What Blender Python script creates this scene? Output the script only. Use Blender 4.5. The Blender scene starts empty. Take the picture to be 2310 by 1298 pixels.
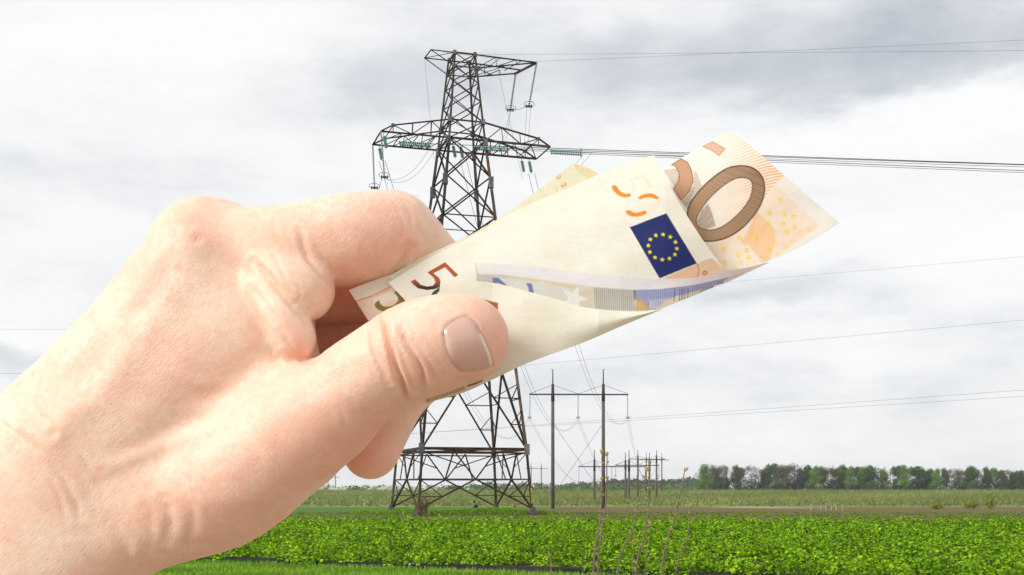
import bpy, bmesh, math, random
import numpy as np
from mathutils import Vector, Matrix, Quaternion, noise as mnoise
from mathutils.bvhtree import BVHTree

C = bpy.context.scene.collection
scene = bpy.context.scene
rng = np.random.default_rng(7)
random.seed(7)

# ------------------------------------------------------------------ camera
FPX = 2567.0          # focal length in photograph pixels (2310 px wide frame)
HROW, CX = 1098.0, 1155.0
CAMH = 2.2
cd = bpy.data.cameras.new('camera')
cd.sensor_width = 36.0
cd.lens = 36.0 * FPX / 2310.0
cd.shift_y = (HROW - 649.0) / 2310.0
cd.clip_start, cd.clip_end = 0.02, 9000
cam = bpy.data.objects.new('camera', cd)
C.objects.link(cam)
cam.location = (0, 0, CAMH)
cam.rotation_euler = (math.pi / 2, 0, 0)
scene.camera = cam

# ------------------------------------------------------------------ view
scene.view_settings.view_transform = 'Standard'
scene.view_settings.look = 'None'
scene.view_settings.exposure = 0.20
scene.view_settings.gamma = 1.0
scene.view_settings.use_curve_mapping = False
scene.render.engine = 'CYCLES'
scene.cycles.max_bounces = 8
scene.cycles.use_denoising = True

# ------------------------------------------------------------------ node helper
class NT:
    def __init__(s, tree):
        s.t = tree; s.n = tree.nodes; s.l = tree.links
    def new(s, typ, **kw):
        n = s.n.new(typ)
        for k, v in kw.items():
            setattr(n, k, v)
        return n
    def put(s, sock, v):
        if hasattr(v, 'is_output'):
            s.l.new(v, sock)
        elif v is not None:
            sock.default_value = v
    def m(s, op, a, b=None, c=None, clamp=False):
        n = s.new('ShaderNodeMath', operation=op, use_clamp=clamp)
        for i, v in enumerate((a, b, c)):
            if v is not None:
                s.put(n.inputs[i], v)
        return n.outputs[0]
    def mix(s, f, a, b, typ='RGBA', blend='MIX'):
        n = s.new('ShaderNodeMix', data_type=typ)
        if typ == 'RGBA':
            n.blend_type = blend
            s.put(n.inputs[0], f); s.put(n.inputs[6], a); s.put(n.inputs[7], b)
            return n.outputs[2]
        s.put(n.inputs[0], f); s.put(n.inputs[2], a); s.put(n.inputs[3], b)
        return n.outputs[0]
    def noise(s, vec, scale, detail=4, rough=.55, dist=0.0):
        n = s.new('ShaderNodeTexNoise')
        if vec is not None: s.l.new(vec, n.inputs['Vector'])
        n.inputs['Scale'].default_value = scale
        n.inputs['Detail'].default_value = detail
        n.inputs['Roughness'].default_value = rough
        n.inputs['Distortion'].default_value = dist
        return n.outputs[0]
    def ramp(s, f, stops, interp='LINEAR'):
        n = s.new('ShaderNodeValToRGB')
        n.color_ramp.interpolation = interp
        e = n.color_ramp.elements
        while len(e) < len(stops): e.new(0.5)
        for q, (p, c) in zip(e, stops):
            q.position = p
            q.color = (c[0], c[1], c[2], 1) if hasattr(c, '__len__') else (c, c, c, 1)
        s.put(n.inputs[0], f)
        return n.outputs[0]
    def mapping(s, vec, scale=(1, 1, 1), rot=(0, 0, 0), loc=(0, 0, 0)):
        n = s.new('ShaderNodeMapping')
        s.l.new(vec, n.inputs['Vector'])
        n.inputs['Scale'].default_value = scale
        n.inputs['Rotation'].default_value = rot
        n.inputs['Location'].default_value = loc
        return n.outputs[0]

# ------------------------------------------------------------------ sky and sun
SUN = Vector((-0.72, -0.47, 0.51)).normalized()      # towards the brightest part of the overcast
world = bpy.data.worlds.new('World')
scene.world = world
world.use_nodes = True
W = NT(world.node_tree)
W.n.clear()
tc = W.new('ShaderNodeTexCoord').outputs['Generated']
sp = W.new('ShaderNodeSeparateXYZ'); W.l.new(tc, sp.inputs[0])
az = W.m('ARCTAN2', sp.outputs[0], sp.outputs[1])
el = W.m('ARCSINE', sp.outputs[2])
stretch = W.mapping(tc, (1, 1, 1.9))
warp1 = W.m('MULTIPLY', W.m('SUBTRACT', W.noise(stretch, 7.0, 5, .6), .5), .16)
warp2 = W.m('MULTIPLY', W.m('SUBTRACT', W.noise(W.mapping(tc, (1, 1, 2.6), loc=(3.1, 1.7, 5.2)), 9.0, 5, .6), .5), .07)
azw = W.m('ADD', az, warp1)
elw = W.m('ADD', el, warp2)
clouds = [(1780, 130, 760, 95, .62), (2080, 150, 420, 85, .46), (960, 215, 260, 70, .34), (1250, 70, 420, 60, .22), (420, 235, 330, 55, .28),
          (260, 400, 420, 60, .20), (700, 60, 420, 45, -.20), (150, 120, 380, 130, -.38), (1950, 300, 420, 55, -.40),
          (2270, 215, 150, 45, -.45), (1760, 655, 240, 38, .55), (2250, 560, 260, 80, -.25), (1950, 780, 330, 60, -.18),
          (1480, 840, 420, 55, .34), (2000, 880, 380, 40, .16), (2290, 730, 130, 50, .30), (50, 775, 150, 26, -.40),
          (70, 840, 240, 45, .55), (1250, 480, 520, 120, -.14), (1300, 960, 900, 70, .10)]
dens = W.m('ADD', .27, W.m('MULTIPLY', W.m('SUBTRACT', W.noise(stretch, 6.5, 7, .55, .15), .5), 1.05))
dens = W.m('ADD', dens, W.m('MULTIPLY', W.m('SUBTRACT', W.noise(W.mapping(tc, (1, 1, 3.4), loc=(9, 2, 4)), 16.0, 7, .62, .0), .5), .60))
for px, py, rx, ry, amp in clouds:
    a0 = math.atan((px - CX) / FPX)
    e0 = math.atan((HROW - py) / FPX * math.cos(a0))
    u = W.m('DIVIDE', W.m('SUBTRACT', azw, a0), rx / FPX)
    v = W.m('DIVIDE', W.m('SUBTRACT', elw, e0), ry / FPX)
    d2 = W.m('ADD', W.m('MULTIPLY', u, u), W.m('MULTIPLY', v, v))
    dens = W.m('ADD', dens, W.m('MULTIPLY', W.m('POWER', 2.718, W.m('MULTIPLY', d2, -1.0)), amp))
K = 10.0
dens = W.m('MULTIPLY', dens, .68)
cloud = W.ramp(dens, [(0, (.885, .887, .883)), (.17, (.845, .849, .851)), (.34, (.765, .777, .79)), (.54, (.635, .66, .69)), (.75, (.53, .56, .60)), (1, (.42, .45, .50))])
cl = W.mix(1.0, cloud, (K, K, K, 1), blend='MULTIPLY')
sky = W.new('ShaderNodeTexSky', sky_type='NISHITA', sun_disc=False)
sky.sun_elevation = math.asin(SUN.z)
sky.sun_rotation = math.atan2(SUN.x, SUN.y)
skc = W.mix(.95, sky.outputs[0], cl)
bg = W.new('ShaderNodeBackground'); bg.inputs[1].default_value = 0.1
W.l.new(skc, bg.inputs[0])
wo = W.new('ShaderNodeOutputWorld'); W.l.new(bg.outputs[0], wo.inputs[0])

sl = bpy.data.lights.new('sun', 'SUN')
sl.energy = 2.6
sl.angle = math.radians(24)
sl.color = (1.0, .98, .945)
so = bpy.data.objects.new('sun', sl); C.objects.link(so)
so.rotation_euler = SUN.to_track_quat('Z', 'Y').to_euler()
so.location = (0, -5, 30)

# ------------------------------------------------------------------ helpers
def P3(px, py, Y):
    return Vector(((px - CX) / FPX * Y, Y, CAMH + (HROW - py) / FPX * Y))

def tag(o, label=None, cat=None, group=None, kind=None):
    if label: o['label'] = label
    if cat: o['category'] = cat
    if group: o['group'] = group
    if kind: o['kind'] = kind
    return o

def empty(name, loc=(0, 0, 0), rz=0):
    o = bpy.data.objects.new(name, None)
    o.empty_display_size = .1
    o.location = loc; o.rotation_euler = (0, 0, rz)
    C.objects.link(o)
    return o

def link(name, me, mat=None, parent=None):
    if mat is not None and not me.materials:
        me.materials.append(mat)
    o = bpy.data.objects.new(name, me)
    C.objects.link(o)
    if parent is not None:
        o.parent = parent
    return o

def raw_mesh(name, V, F, smooth=False, attrs=None):
    """V (n,3), F (m,k) all faces with k corners, or a list of lists"""
    me = bpy.data.meshes.new(name)
    if isinstance(F, np.ndarray):
        n, m, k = len(V), F.shape[0], F.shape[1]
        me.vertices.add(n)
        me.vertices.foreach_set('co', np.ascontiguousarray(V, dtype=np.float32).ravel())
        me.loops.add(m * k)
        me.loops.foreach_set('vertex_index', np.ascontiguousarray(F, dtype=np.int32).ravel())
        me.polygons.add(m)
        me.polygons.foreach_set('loop_start', np.arange(0, m * k, k, dtype=np.int32))
        me.polygons.foreach_set('loop_total', np.full(m, k, dtype=np.int32))
    else:
        me.from_pydata([tuple(v) for v in V], [], F)
    if smooth:
        me.polygons.foreach_set('use_smooth', np.ones(len(me.polygons), dtype=bool))
    me.update(calc_edges=True)
    for key, arr in (attrs or {}).items():
        arr = np.asarray(arr, dtype=np.float32)
        if arr.ndim == 1:
            a = me.attributes.new(key, 'FLOAT', 'POINT'); a.data.foreach_set('value', arr)
        else:
            if arr.shape[1] == 3: arr = np.concatenate([arr, np.ones((len(arr), 1), np.float32)], 1)
            a = me.attributes.new(key, 'FLOAT_COLOR', 'POINT'); a.data.foreach_set('color', np.ascontiguousarray(arr).ravel())
    return me

class MB:
    """collects simple solids and links them as one mesh"""
    def __init__(s): s.v = []; s.f = []
    def tube(s, pts, r, n=6, cap=True):
        pts = [Vector(p) for p in pts]
        rs = r if hasattr(r, '__len__') else [r] * len(pts)
        base = len(s.v); up = None
        for i, p in enumerate(pts):
            t = (pts[min(i + 1, len(pts) - 1)] - pts[max(i - 1, 0)]).normalized()
            if up is None or abs(up.dot(t)) > .95:
                up = Vector((0, 0, 1)) if abs(t.z) < .9 else Vector((1, 0, 0))
            a = t.cross(up).normalized(); b = a.cross(t).normalized(); up = b
            for k in range(n):
                an = 2 * math.pi * k / n
                s.v.append(p + (a * math.cos(an) + b * math.sin(an)) * rs[i])
        for i in range(len(pts) - 1):
            for k in range(n):
                q = base + i * n; k2 = (k + 1) % n
                s.f.append([q + k, q + k2, q + n + k2, q + n + k])
        if cap:
            s.f.append([base + k for k in range(n)][::-1])
            s.f.append([base + (len(pts) - 1) * n + k for k in range(n)])
        return s
    def box(s, c, half, R=None):
        c = Vector(c); base = len(s.v)
        for x in (-1, 1):
            for y in (-1, 1):
                for z in (-1, 1):
                    q = Vector((x * half[0], y * half[1], z * half[2]))
                    s.v.append(c + (R @ q if R is not None else q))
        s.f += [[base + i for i in q] for q in ([0, 1, 3, 2], [4, 6, 7, 5], [0, 4, 5, 1], [2, 3, 7, 6], [0, 2, 6, 4], [1, 5, 7, 3])]
        return s
    def lathe(s, prof, n=10, M=None):
        """prof: (r, z) list"""
        base = len(s.v)
        for r, z in prof:
            for k in range(n):
                a = 2 * math.pi * k / n
                q = Vector((r * math.cos(a), r * math.sin(a), z))
                s.v.append(M @ q if M is not None else q)
        for i in range(len(prof) - 1):
            for k in range(n):
                q = base + i * n; k2 = (k + 1) % n
                s.f.append([q + k, q + k2, q + n + k2, q + n + k])
        s.f.append([base + k for k in range(n)][::-1])
        s.f.append([base + (len(prof) - 1) * n + k for k in range(n)])
        return s
    def ring(s, c, R, r, ax, n=16, m=5):
        c = Vector(c); ax = Vector(ax).normalized()
        a = ax.orthogonal().normalized(); b = ax.cross(a)
        pts = [c + (a * math.cos(t) + b * math.sin(t)) * R for t in [2 * math.pi * i / n for i in range(n + 1)]]
        return s.tube(pts, r, m, cap=False)
    def mesh(s, name, smooth=False):
        return raw_mesh(name, s.v, s.f, smooth)
    def build(s, name, mat, parent=None, smooth=False):
        return link(name, s.mesh(name, smooth), mat, parent)

def simple_mat(name, col, rough=.7, metal=0.0, var=.25, scale=6.0, col2=None, bump=0.0, coord='Object', spec=.4):
    m = bpy.data.materials.new(name); m.use_nodes = True
    N = NT(m.node_tree); b = N.n['Principled BSDF']
    t = N.new('ShaderNodeTexCoord').outputs[coord]
    n = N.noise(t, scale, 5, .6)
    c2 = col2 or tuple(c * (1 - var) for c in col)
    f = N.ramp(n, [(.35, 0), (.65, 1)])
    N.put(b.inputs['Base Color'], N.mix(f, (*col, 1), (*c2, 1)))
    b.inputs['Roughness'].default_value = rough
    b.inputs['Metallic'].default_value = metal
    b.inputs['Specular IOR Level'].default_value = spec
    if bump:
        bn = N.new('ShaderNodeBump'); bn.inputs['Strength'].default_value = bump
        N.l.new(N.noise(t, scale * 4, 4, .6), bn.inputs['Height'])
        N.l.new(bn.outputs[0], b.inputs['Normal'])
    return m

def leaf_mat(name, stops, transl=.3, rough=.5, spec=.3):
    """leaf colour picked along `stops` by the per-leaf attribute 'tint'"""
    m = bpy.data.materials.new(name); m.use_nodes = True
    N = NT(m.node_tree); b = N.n['Principled BSDF']; out = N.n['Material Output']
    a = N.new('ShaderNodeAttribute', attribute_name='tint')
    col = N.ramp(a.outputs['Fac'], stops)
    N.l.new(col, b.inputs['Base Color'])
    b.inputs['Roughness'].default_value = rough
    b.inputs['Specular IOR Level'].default_value = spec
    tr = N.new('ShaderNodeBsdfTranslucent')
    N.l.new(N.mix(1.0, col, (1.15, 1.15, .6, 1), blend='MULTIPLY'), tr.inputs[0])
    mx = N.new('ShaderNodeMixShader'); mx.inputs[0].default_value = transl
    N.l.new(b.outputs[0], mx.inputs[1]); N.l.new(tr.outputs[0], mx.inputs[2])
    N.l.new(mx.outputs[0], out.inputs[0])
    return m
# ------------------------------------------------------------------ terrain
def ground_z(Y):
    Y = np.asarray(Y, float)
    z = np.interp(Y, [-50, 93, 110, 160, 213, 270, 330, 400, 520, 650, 800, 1500, 6000],
                     [0, 0, -.22, -1.05, -1.95, -2.75, -3.45, -3.4, -2.6, -1.5, -1.2, -.5, .5])
    return z
TOWER_Y = 90.0
def mound(x, y):
    x = np.asarray(x, float); y = np.asarray(y, float)
    z = np.zeros(np.broadcast(x, y).shape)
    for (mx, my, rx, ry, h) in [(-9.3, 95, 2.0, 1.2, .22), (-7.6, 88.6, 2.4, 1.1, .25), (-3.0, 88.2, 2.2, 1.0, .30), (-1.6, 92.5, 2.6, 1.4, .32), (.9, 88.6, 2.6, 1.1, .2), (-11, 91, 2, 1.4, .12)]:
        z = z + h * np.exp(-((x - mx) / rx) ** 2 - ((y - my) / ry) ** 2)
    return z
def gz(x, y):
    return ground_z(y) + mound(x, y)

ys = np.concatenate([np.arange(-40, 20, 6), np.arange(20, 84, 2), np.arange(84, 100, .5), np.arange(100, 340, 8), np.arange(340, 700, 15), np.arange(700, 1500, 60), np.arange(1500, 3100, 400)]).astype(float)
us = np.concatenate([np.linspace(-1, -.12, 14), np.linspace(-.115, .115, 70), np.linspace(.12, 1, 14)])
halfw = np.minimum(40 + ys * 1.1, 2400)
XX = us[None, :] * halfw[:, None]; YY = np.repeat(ys[:, None], len(us), 1)
ZZ = gz(XX, YY)
V = np.stack([XX, YY, ZZ], -1).reshape(-1, 3)
ny, nu = len(ys), len(us)
idx = np.arange(ny * nu).reshape(ny, nu)
F = np.stack([idx[:-1, :-1], idx[:-1, 1:], idx[1:, 1:], idx[1:, :-1]], -1).reshape(-1, 4)
gm = bpy.data.materials.new('field_soil'); gm.use_nodes = True
N = NT(gm.node_tree); b = N.n['Principled BSDF']
pos = N.new('ShaderNodeNewGeometry').outputs['Position']
s3 = N.new('ShaderNodeSeparateXYZ'); N.l.new(pos, s3.inputs[0])
wob = N.m('MULTIPLY', N.m('SUBTRACT', N.noise(N.mapping(pos, (.15, .4, 1)), 1.0, 4), .5), 3.0)
Yw = N.m('ADD', s3.outputs[1], wob)
n1 = N.noise(pos, 1.6, 6, .65); n2 = N.noise(N.mapping(pos, (.12, .5, 1)), 1.0, 5, .6)
def step(v, a, w): return N.m('DIVIDE', N.m('SUBTRACT', v, a - w / 2), w, clamp=True)
soil = N.ramp(n1, [(.3, (.055, .035, .02)), (.7, (.12, .08, .045))])
strip = N.ramp(n1, [(.30, (.10, .062, .03)), (.5, (.15, .115, .04)), (.7, (.10, .15, .025))])
green = N.ramp(n1, [(.3, (.05, .11, .012)), (.7, (.10, .2, .02))])
orch = N.ramp(N.noise(pos, .35, 6, .65), [(.3, (.17, .195, .075)), (.7, (.25, .27, .11))])
far = N.ramp(n2, [(.3, (.10, .14, .05)), (.7, (.16, .19, .08))])
c = N.mix(step(Yw, 66.0, 3), soil, strip)
fg = N.m('MULTIPLY', step(Yw, 96, 6), N.m('SUBTRACT', 1.0, step(s3.outputs[0], 2.0, 14)))
c = N.mix(fg, c, green)
c = N.mix(step(Yw, 288, 16), c, orch)
c = N.mix(step(Yw, 640, 30), c, far)
# bare pinkish patch of dry soil at the foot of the orchard
bx = N.m('DIVIDE', N.m('SUBTRACT', s3.outputs[0], 58.0), 12.0); by = N.m('DIVIDE', N.m('SUBTRACT', s3.outputs[1], 262.0), 40.0)
bare = N.m('SUBTRACT', 1.25, N.m('ADD', N.m('ADD', N.m('MULTIPLY', bx, bx), N.m('MULTIPLY', by, by)), N.m('MULTIPLY', n2, .5)), clamp=True)
c = N.mix(bare, c, (.42, .33, .25, 1))
# lawn in the near foreground, then unseen sandy soil added for warm bounce light
c = N.mix(N.m('SUBTRACT', 1.0, step(N.m('ADD', s3.outputs[1], N.m('MULTIPLY', s3.outputs[0], .46)), 28.5, .4)), c, green)
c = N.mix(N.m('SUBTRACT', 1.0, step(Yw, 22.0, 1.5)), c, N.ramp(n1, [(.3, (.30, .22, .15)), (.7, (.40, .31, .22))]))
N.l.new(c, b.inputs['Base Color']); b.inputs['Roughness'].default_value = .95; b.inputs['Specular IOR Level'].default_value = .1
bn = N.new('ShaderNodeBump'); bn.inputs['Strength'].default_value = .6; bn.inputs['Distance'].default_value = .1
N.l.new(n1, bn.inputs['Height']); N.l.new(bn.outputs[0], b.inputs['Normal'])
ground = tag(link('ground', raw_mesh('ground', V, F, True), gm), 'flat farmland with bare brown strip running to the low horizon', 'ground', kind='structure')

# ------------------------------------------------------------------ leaf clouds
def leaf_quads(cen, size, nrm, aspect=1.0, fold=.18, rs=rng):
    """folded quads (two halves) at cen (n,3), normal nrm (n,3)"""
    n = len(cen)
    nrm = nrm / np.linalg.norm(nrm, axis=1, keepdims=True)
    t = rs.normal(size=(n, 3)); a = np.cross(nrm, t); a /= np.linalg.norm(a, axis=1, keepdims=True)
    b_ = np.cross(nrm, a)
    s = np.asarray(size).reshape(-1, 1) * np.ones((n, 1))
    q = np.stack([cen - a * s * aspect, cen - b_ * s * .8 + nrm * s * fold, cen + a * s * aspect, cen + b_ * s * .8 + nrm * s * fold], 1)
    return q.reshape(-1, 3)
def quad_mesh(name, Q, tint):
    n = len(Q) // 4
    return raw_mesh(name, Q, np.arange(n * 4).reshape(n, 4), False, {'tint': np.repeat(tint, 4)})

def scatter_plants(y0, y1, dens, spread=.5):
    """points over the wedge seen by the camera"""
    xm = 0.47
    out = []
    for ya in np.arange(y0, y1, 2.0):
        yb = min(ya + 2.0, y1)
        w = xm * (ya + yb) + 12
        k = rng.poisson(dens * w * (yb - ya))
        out.append(np.stack([rng.uniform(-w / 2, w / 2, k), rng.uniform(ya, yb, k)], 1))
    return np.concatenate(out)

EDGE = lambda x: 33.0 - .46 * (np.asarray(x) + 8.7)      # nearest edge of the crop, slanting towards the camera on the right
def crop_cloud(P, nleaf, lsize, hgt, width):
    n = len(P)
    big = np.clip(1 + .33 * rng.normal(size=n), .45, 1.6)
    cen = np.repeat(P, nleaf, 0); bg_ = np.repeat(big, nleaf)
    r = np.sqrt(rng.uniform(0, 1, n * nleaf)) * width * bg_; th = rng.uniform(0, 2 * np.pi, n * nleaf)
    x = cen[:, 0] + r * np.cos(th); y = cen[:, 1] + r * np.sin(th)
    dome = 1 - (r / (width * bg_)) ** 2 * .75
    z = gz(x, y) + hgt * bg_ * dome * rng.uniform(.35, 1.08, n * nleaf)
    nr = np.stack([np.cos(th) * r / width * .9, np.sin(th) * r / width * .9, np.ones(n * nleaf)], 1) + .45 * rng.normal(size=(n * nleaf, 3))
    nr[:, 2] = np.abs(nr[:, 2]) + .15
    q = leaf_quads(np.stack([x, y, z], 1), lsize * rng.uniform(.6, 1.25, n * nleaf), nr, 1.15)
    ti = np.clip(.5 + .22 * rng.normal(size=n * nleaf) + .12 * np.repeat(rng.normal(size=n), nleaf), 0, 1)
    return q, ti
crop_m = leaf_mat('crop_leaves', [(0, (.018, .056, .001)), (.35, (.10, .235, .001)), (.7, (.245, .46, .002)), (1, (.38, .58, .008))], .26, .55, .14)
p1 = scatter_plants(22, 44, 7.0); p1 = p1[p1[:, 1] > EDGE(p1[:, 0])]
# planted in rows that run across the view, uneven
def rows(P, pitch, amt):
    off = (P[:, 1] + .35 * np.sin(P[:, 0] * .35) + .2 * np.sin(P[:, 0] * 1.3)) / pitch
    P[:, 1] += (np.round(off) - off) * pitch * amt
    return P
def gaps(P):
    v = np.array([mnoise.noise(Vector((x * .45, y * 1.1, 3.3))) + .5 * mnoise.noise(Vector((x * 1.6, y * 2.2, 7.1))) for x, y in P])
    return P[rng.uniform(size=len(P)) < np.clip(.85 + v * 2.2, .08, 1)]
p1 = gaps(rows(p1, 1.15, .55))
p2 = gaps(rows(scatter_plants(44, 66, 7.0), 1.15, .5))
q1, t1 = crop_cloud(p1, 54, .050, .40, .27)
q2, t2 = crop_cloud(p2, 30, .062, .40, .28)
q3, t3 = crop_cloud(scatter_plants(67, 97, 1.5), 7, .05, .085, .2)
t3 = t3 * .6
crop = tag(link('crop_plants', quad_mesh('crop_plants', np.concatenate([q1, q2, q3]), np.concatenate([t1, t2, t3])), crop_m),
           'bright green leafy crop plants covering the near field in dense rows', 'crop', kind='stuff')

# grass: the lawn along the bottom left and the mounds round the tower feet
def blades(P, h, w, lean=.35):
    n = len(P)
    z0 = gz(P[:, 0], P[:, 1])
    base = np.stack([P[:, 0], P[:, 1], z0 - .01], 1)
    th = rng.uniform(0, np.pi, n); d = np.stack([np.cos(th), np.sin(th), 0 * th], 1)
    hh = h * rng.uniform(.5, 1.3, n)
    tip = base + np.stack([rng.normal(size=n) * lean * hh, rng.normal(size=n) * lean * hh, hh], 1)
    mid = base * .5 + tip * .5 + np.array([0, 0, .12]) * hh[:, None]
    return np.stack([base - d * w, base + d * w, mid + d * w * .7, mid - d * w * .7, mid - d * w * .7, mid + d * w * .7, tip + d * w * .1, tip - d * w * .1], 1).reshape(-1, 3)
grass_m = leaf_mat('grass_blades', [(0, (.07, .16, .006)), (.5, (.17, .35, .010)), (.85, (.28, .48, .03)), (1, (.45, .48, .12))], .3, .5)
gp = scatter_plants(25, 35.5, 300); gp = gp[(gp[:, 1] < EDGE(gp[:, 0]) - .12) & (gp[:, 1] > 26) & (gp[:, 0] > -12.5)]
gq = blades(gp, .13, .010)
gt = np.repeat(np.clip(.5 + .25 * rng.normal(size=len(gp)) + .25 * np.sin(gp[:, 0] * 1.3) * np.sin(gp[:, 1] * 1.9), 0, 1), 2)
tag(link('lawn_grass', quad_mesh('lawn_grass', gq, gt), grass_m), 'short bright green grass along the bottom edge beside the crop', 'grass', kind='stuff')
mp = np.stack([rng.uniform(-13, 5, 30000), rng.uniform(86, 98, 30000)], 1)
mp = mp[mound(mp[:, 0], mp[:, 1]) > .03 + .06 * rng.uniform(size=len(mp))]
mq = blades(mp, .22, .03)
tag(link('mound_grass', quad_mesh('mound_grass', mq, np.repeat(np.clip(.42 + .22 * rng.normal(size=len(mp)), 0, 1), 2)), grass_m),
    'tufts of green grass on low mounds round the tower feet', 'grass', kind='stuff')
# black plastic mulch under the first crop row
film = MB(); xs_ = np.arange(-15, 17, .35)
V = []; 
for i, x in enumerate(xs_):
    e = float(EDGE(x)); w0 = .02 + .13 * math.sin(i * .9) + .16 * random.random()
    for k, (dy, dz) in enumerate([(-w0, .015), (-w0 * .6, .07 + .05 * random.random()), (.05, .10 + .05 * random.random()), (.6, .15), (.9, .02)]):
        V.append((x, e + dy, dz))
n = len(xs_); F = np.array([[i * 5 + k, (i + 1) * 5 + k, (i + 1) * 5 + k + 1, i * 5 + k + 1] for i in range(n - 1) for k in range(4)])
film_m = simple_mat('mulch_film', (.022, .021, .02), .85, var=.5, scale=9, bump=.6, spec=.12)
tag(link('mulch_film', raw_mesh('mulch_film', np.array(V), F, True), film_m), 'grey black plastic mulch sheet along the front crop row', 'plastic sheet')
# a few dandelions in the lawn
dand_m = simple_mat('dandelion_yellow', (.8, .5, .02), .7); stem_m = simple_mat('dandelion_stem', (.12, .25, .03), .7)
for k, (px, py, lab) in enumerate([(326, 1283, 'dandelion nearest the wrist in the grass at the lower edge'), (769, 1281, 'yellow dandelion in the grass below the front crop row'), (942, 1288, 'yellow dandelion in grass farthest from the hand')]):
    Y = CAMH * FPX / (py - HROW); p = P3(px, py, Y); p.z = 0
    r = tag(empty('dandelion', p), lab, 'flower', 'dandelions in the grass')
    MB().tube([(0, 0, 0), (.01, 0, .14)], .004, 5).build('stem', stem_m, r)
    MB().lathe([(.006, .135), (.03, .14), (.036, .15), (.02, .165), (.005, .168)], 10).build('flower_head', dand_m, r, True)

# ------------------------------------------------------------------ orchard hillside
orch_m = leaf_mat('orchard_leaves', [(0, (.09, .105, .045)), (.35, (.17, .215, .06)), (.8, (.29, .345, .095)), (1, (.46, .48, .24))], .25, .85, .1)
pts = []
for Yr in np.arange(300, 648, 4.2):
    w = .47 * 2 * Yr + 90
    x = np.arange(-w / 2, w / 2, 1.35)
    x = x + rng.uniform(-.5, .5, len(x)); pts.append(np.stack([x, Yr + rng.uniform(-.5, .5, len(x))], 1))
op = np.concatenate(pts)
k = 7
cen = np.repeat(op, k, 0); nn = len(cen)
hh = np.repeat(np.clip(2.0 + .45 * rng.normal(size=len(op)), .8, 3.4), k)
rr = rng.uniform(0, 1, nn)
c3 = np.stack([cen[:, 0] + .35 * rng.normal(size=nn), cen[:, 1] + .3 * rng.normal(size=nn), ground_z(cen[:, 1]) + hh * rr], 1)
# upright slivers: stem like sprays of small leaves
th = rng.uniform(-.5, .5, nn); wv = np.stack([np.cos(th), np.sin(th), 0 * th], 1) * (.16 * (1.25 - rr))[:, None]
lean = np.stack([.22 * rng.normal(size=nn), .1 * rng.normal(size=nn), .55 * np.ones(nn)], 1)
Q = np.stack([c3 - wv, c3 + wv, c3 + lean + wv * .4, c3 + lean - wv * .4], 1).reshape(-1, 3)
tt = np.clip(.45 + .2 * rng.normal(size=nn) + .18 * np.sin(cen[:, 0] * .05 + cen[:, 1] * .03) * np.sin(cen[:, 1] * .06) + np.repeat(.15 * rng.normal(size=len(op)), k), 0, 1)
tag(link('orchard_shrubbery', quad_mesh('orchard_shrubbery', Q, tt), orch_m), 'pale olive rows of young orchard bushes on the rising slope', 'orchard', kind='stuff')

# ------------------------------------------------------------------ far hedge and woods
def crown_quads(c, r, n, size, flat=1.0, shell=.55):
    d = rng.normal(size=(n, 3)); d /= np.linalg.norm(d, axis=1, keepdims=True)
    rad = (shell + (1 - shell) * rng.uniform(size=n)) ** 1.0
    lump = 1 + .18 * np.sin(d[:, 0] * 5 + c[0]) * np.sin(d[:, 2] * 6 + c[2])
    p = np.asarray(c) + d * (rad * lump)[:, None] * np.asarray(r)
    return leaf_quads(p, size * rng.uniform(.6, 1.3, n), d + .5 * rng.normal(size=(n, 3)))
Q = []; T = []
for i in range(330):
    px = rng.uniform(640, 1600); Y = rng.uniform(720, 940)
    x = (px - CX) / FPX * Y; h = rng.uniform(3, 6.2) * (.75 if px < 1060 else 1.15)
    z = float(ground_z(Y)); n = 60
    Q.append(crown_quads((x, Y, z + h * .5), (rng.uniform(3, 6), 3, h * .55), n, .75))
    bl = px < 1010 or (rng.uniform() < .22 and px < 1400)
    T.append(np.clip((.85 if bl and rng.uniform() < .62 else .3) + .12 * rng.normal(size=n), 0, 1))
hedge_m = leaf_mat('hedge_leaves', [(0, (.05, .09, .03)), (.35, (.12, .20, .06)), (.6, (.22, .30, .12)), (.75, (.6, .62, .5)), (1, (.75, .75, .68))], .2, .9, .1)
tag(link('hedge_shrubbery', quad_mesh('hedge_shrubbery', np.concatenate(Q), np.concatenate(T)), hedge_m), 'pale green and white blossoming scrub along the far edge of the orchard', 'hedge', kind='stuff')
Q = []; T = []
for i in range(300):
    px = rng.uniform(1255, 1640); Y = rng.uniform(1250, 1500)
    top = np.interp(px, [1255, 1330, 1380, 1440, 1500, 1540, 1640], [1096, 1091, 1081, 1083, 1082, 1079, 1076]) + rng.uniform(-2, 5)
    x = (px - CX) / FPX * Y; z = float(ground_z(Y)); h = CAMH + (HROW - top) / FPX * Y - z
    n = 50
    Q.append(crown_quads((x, Y, z + h * .5), (rng.uniform(2.5, 4.5), 4, h * .55), n, 1.3)); T.append(np.clip(.4 + .2 * rng.normal(size=n) + .15 * rng.normal(), 0, 1))
wood_m = leaf_mat('woods_leaves', [(0, (.02, .03, .022)), (.5, (.045, .06, .04)), (1, (.09, .12, .06))], .1, .9, .1)
tag(link('woods', quad_mesh('woods', np.concatenate(Q), np.concatenate(T)), wood_m), 'distant dark wood on the horizon behind the power line poles', 'woods', kind='stuff')

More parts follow.
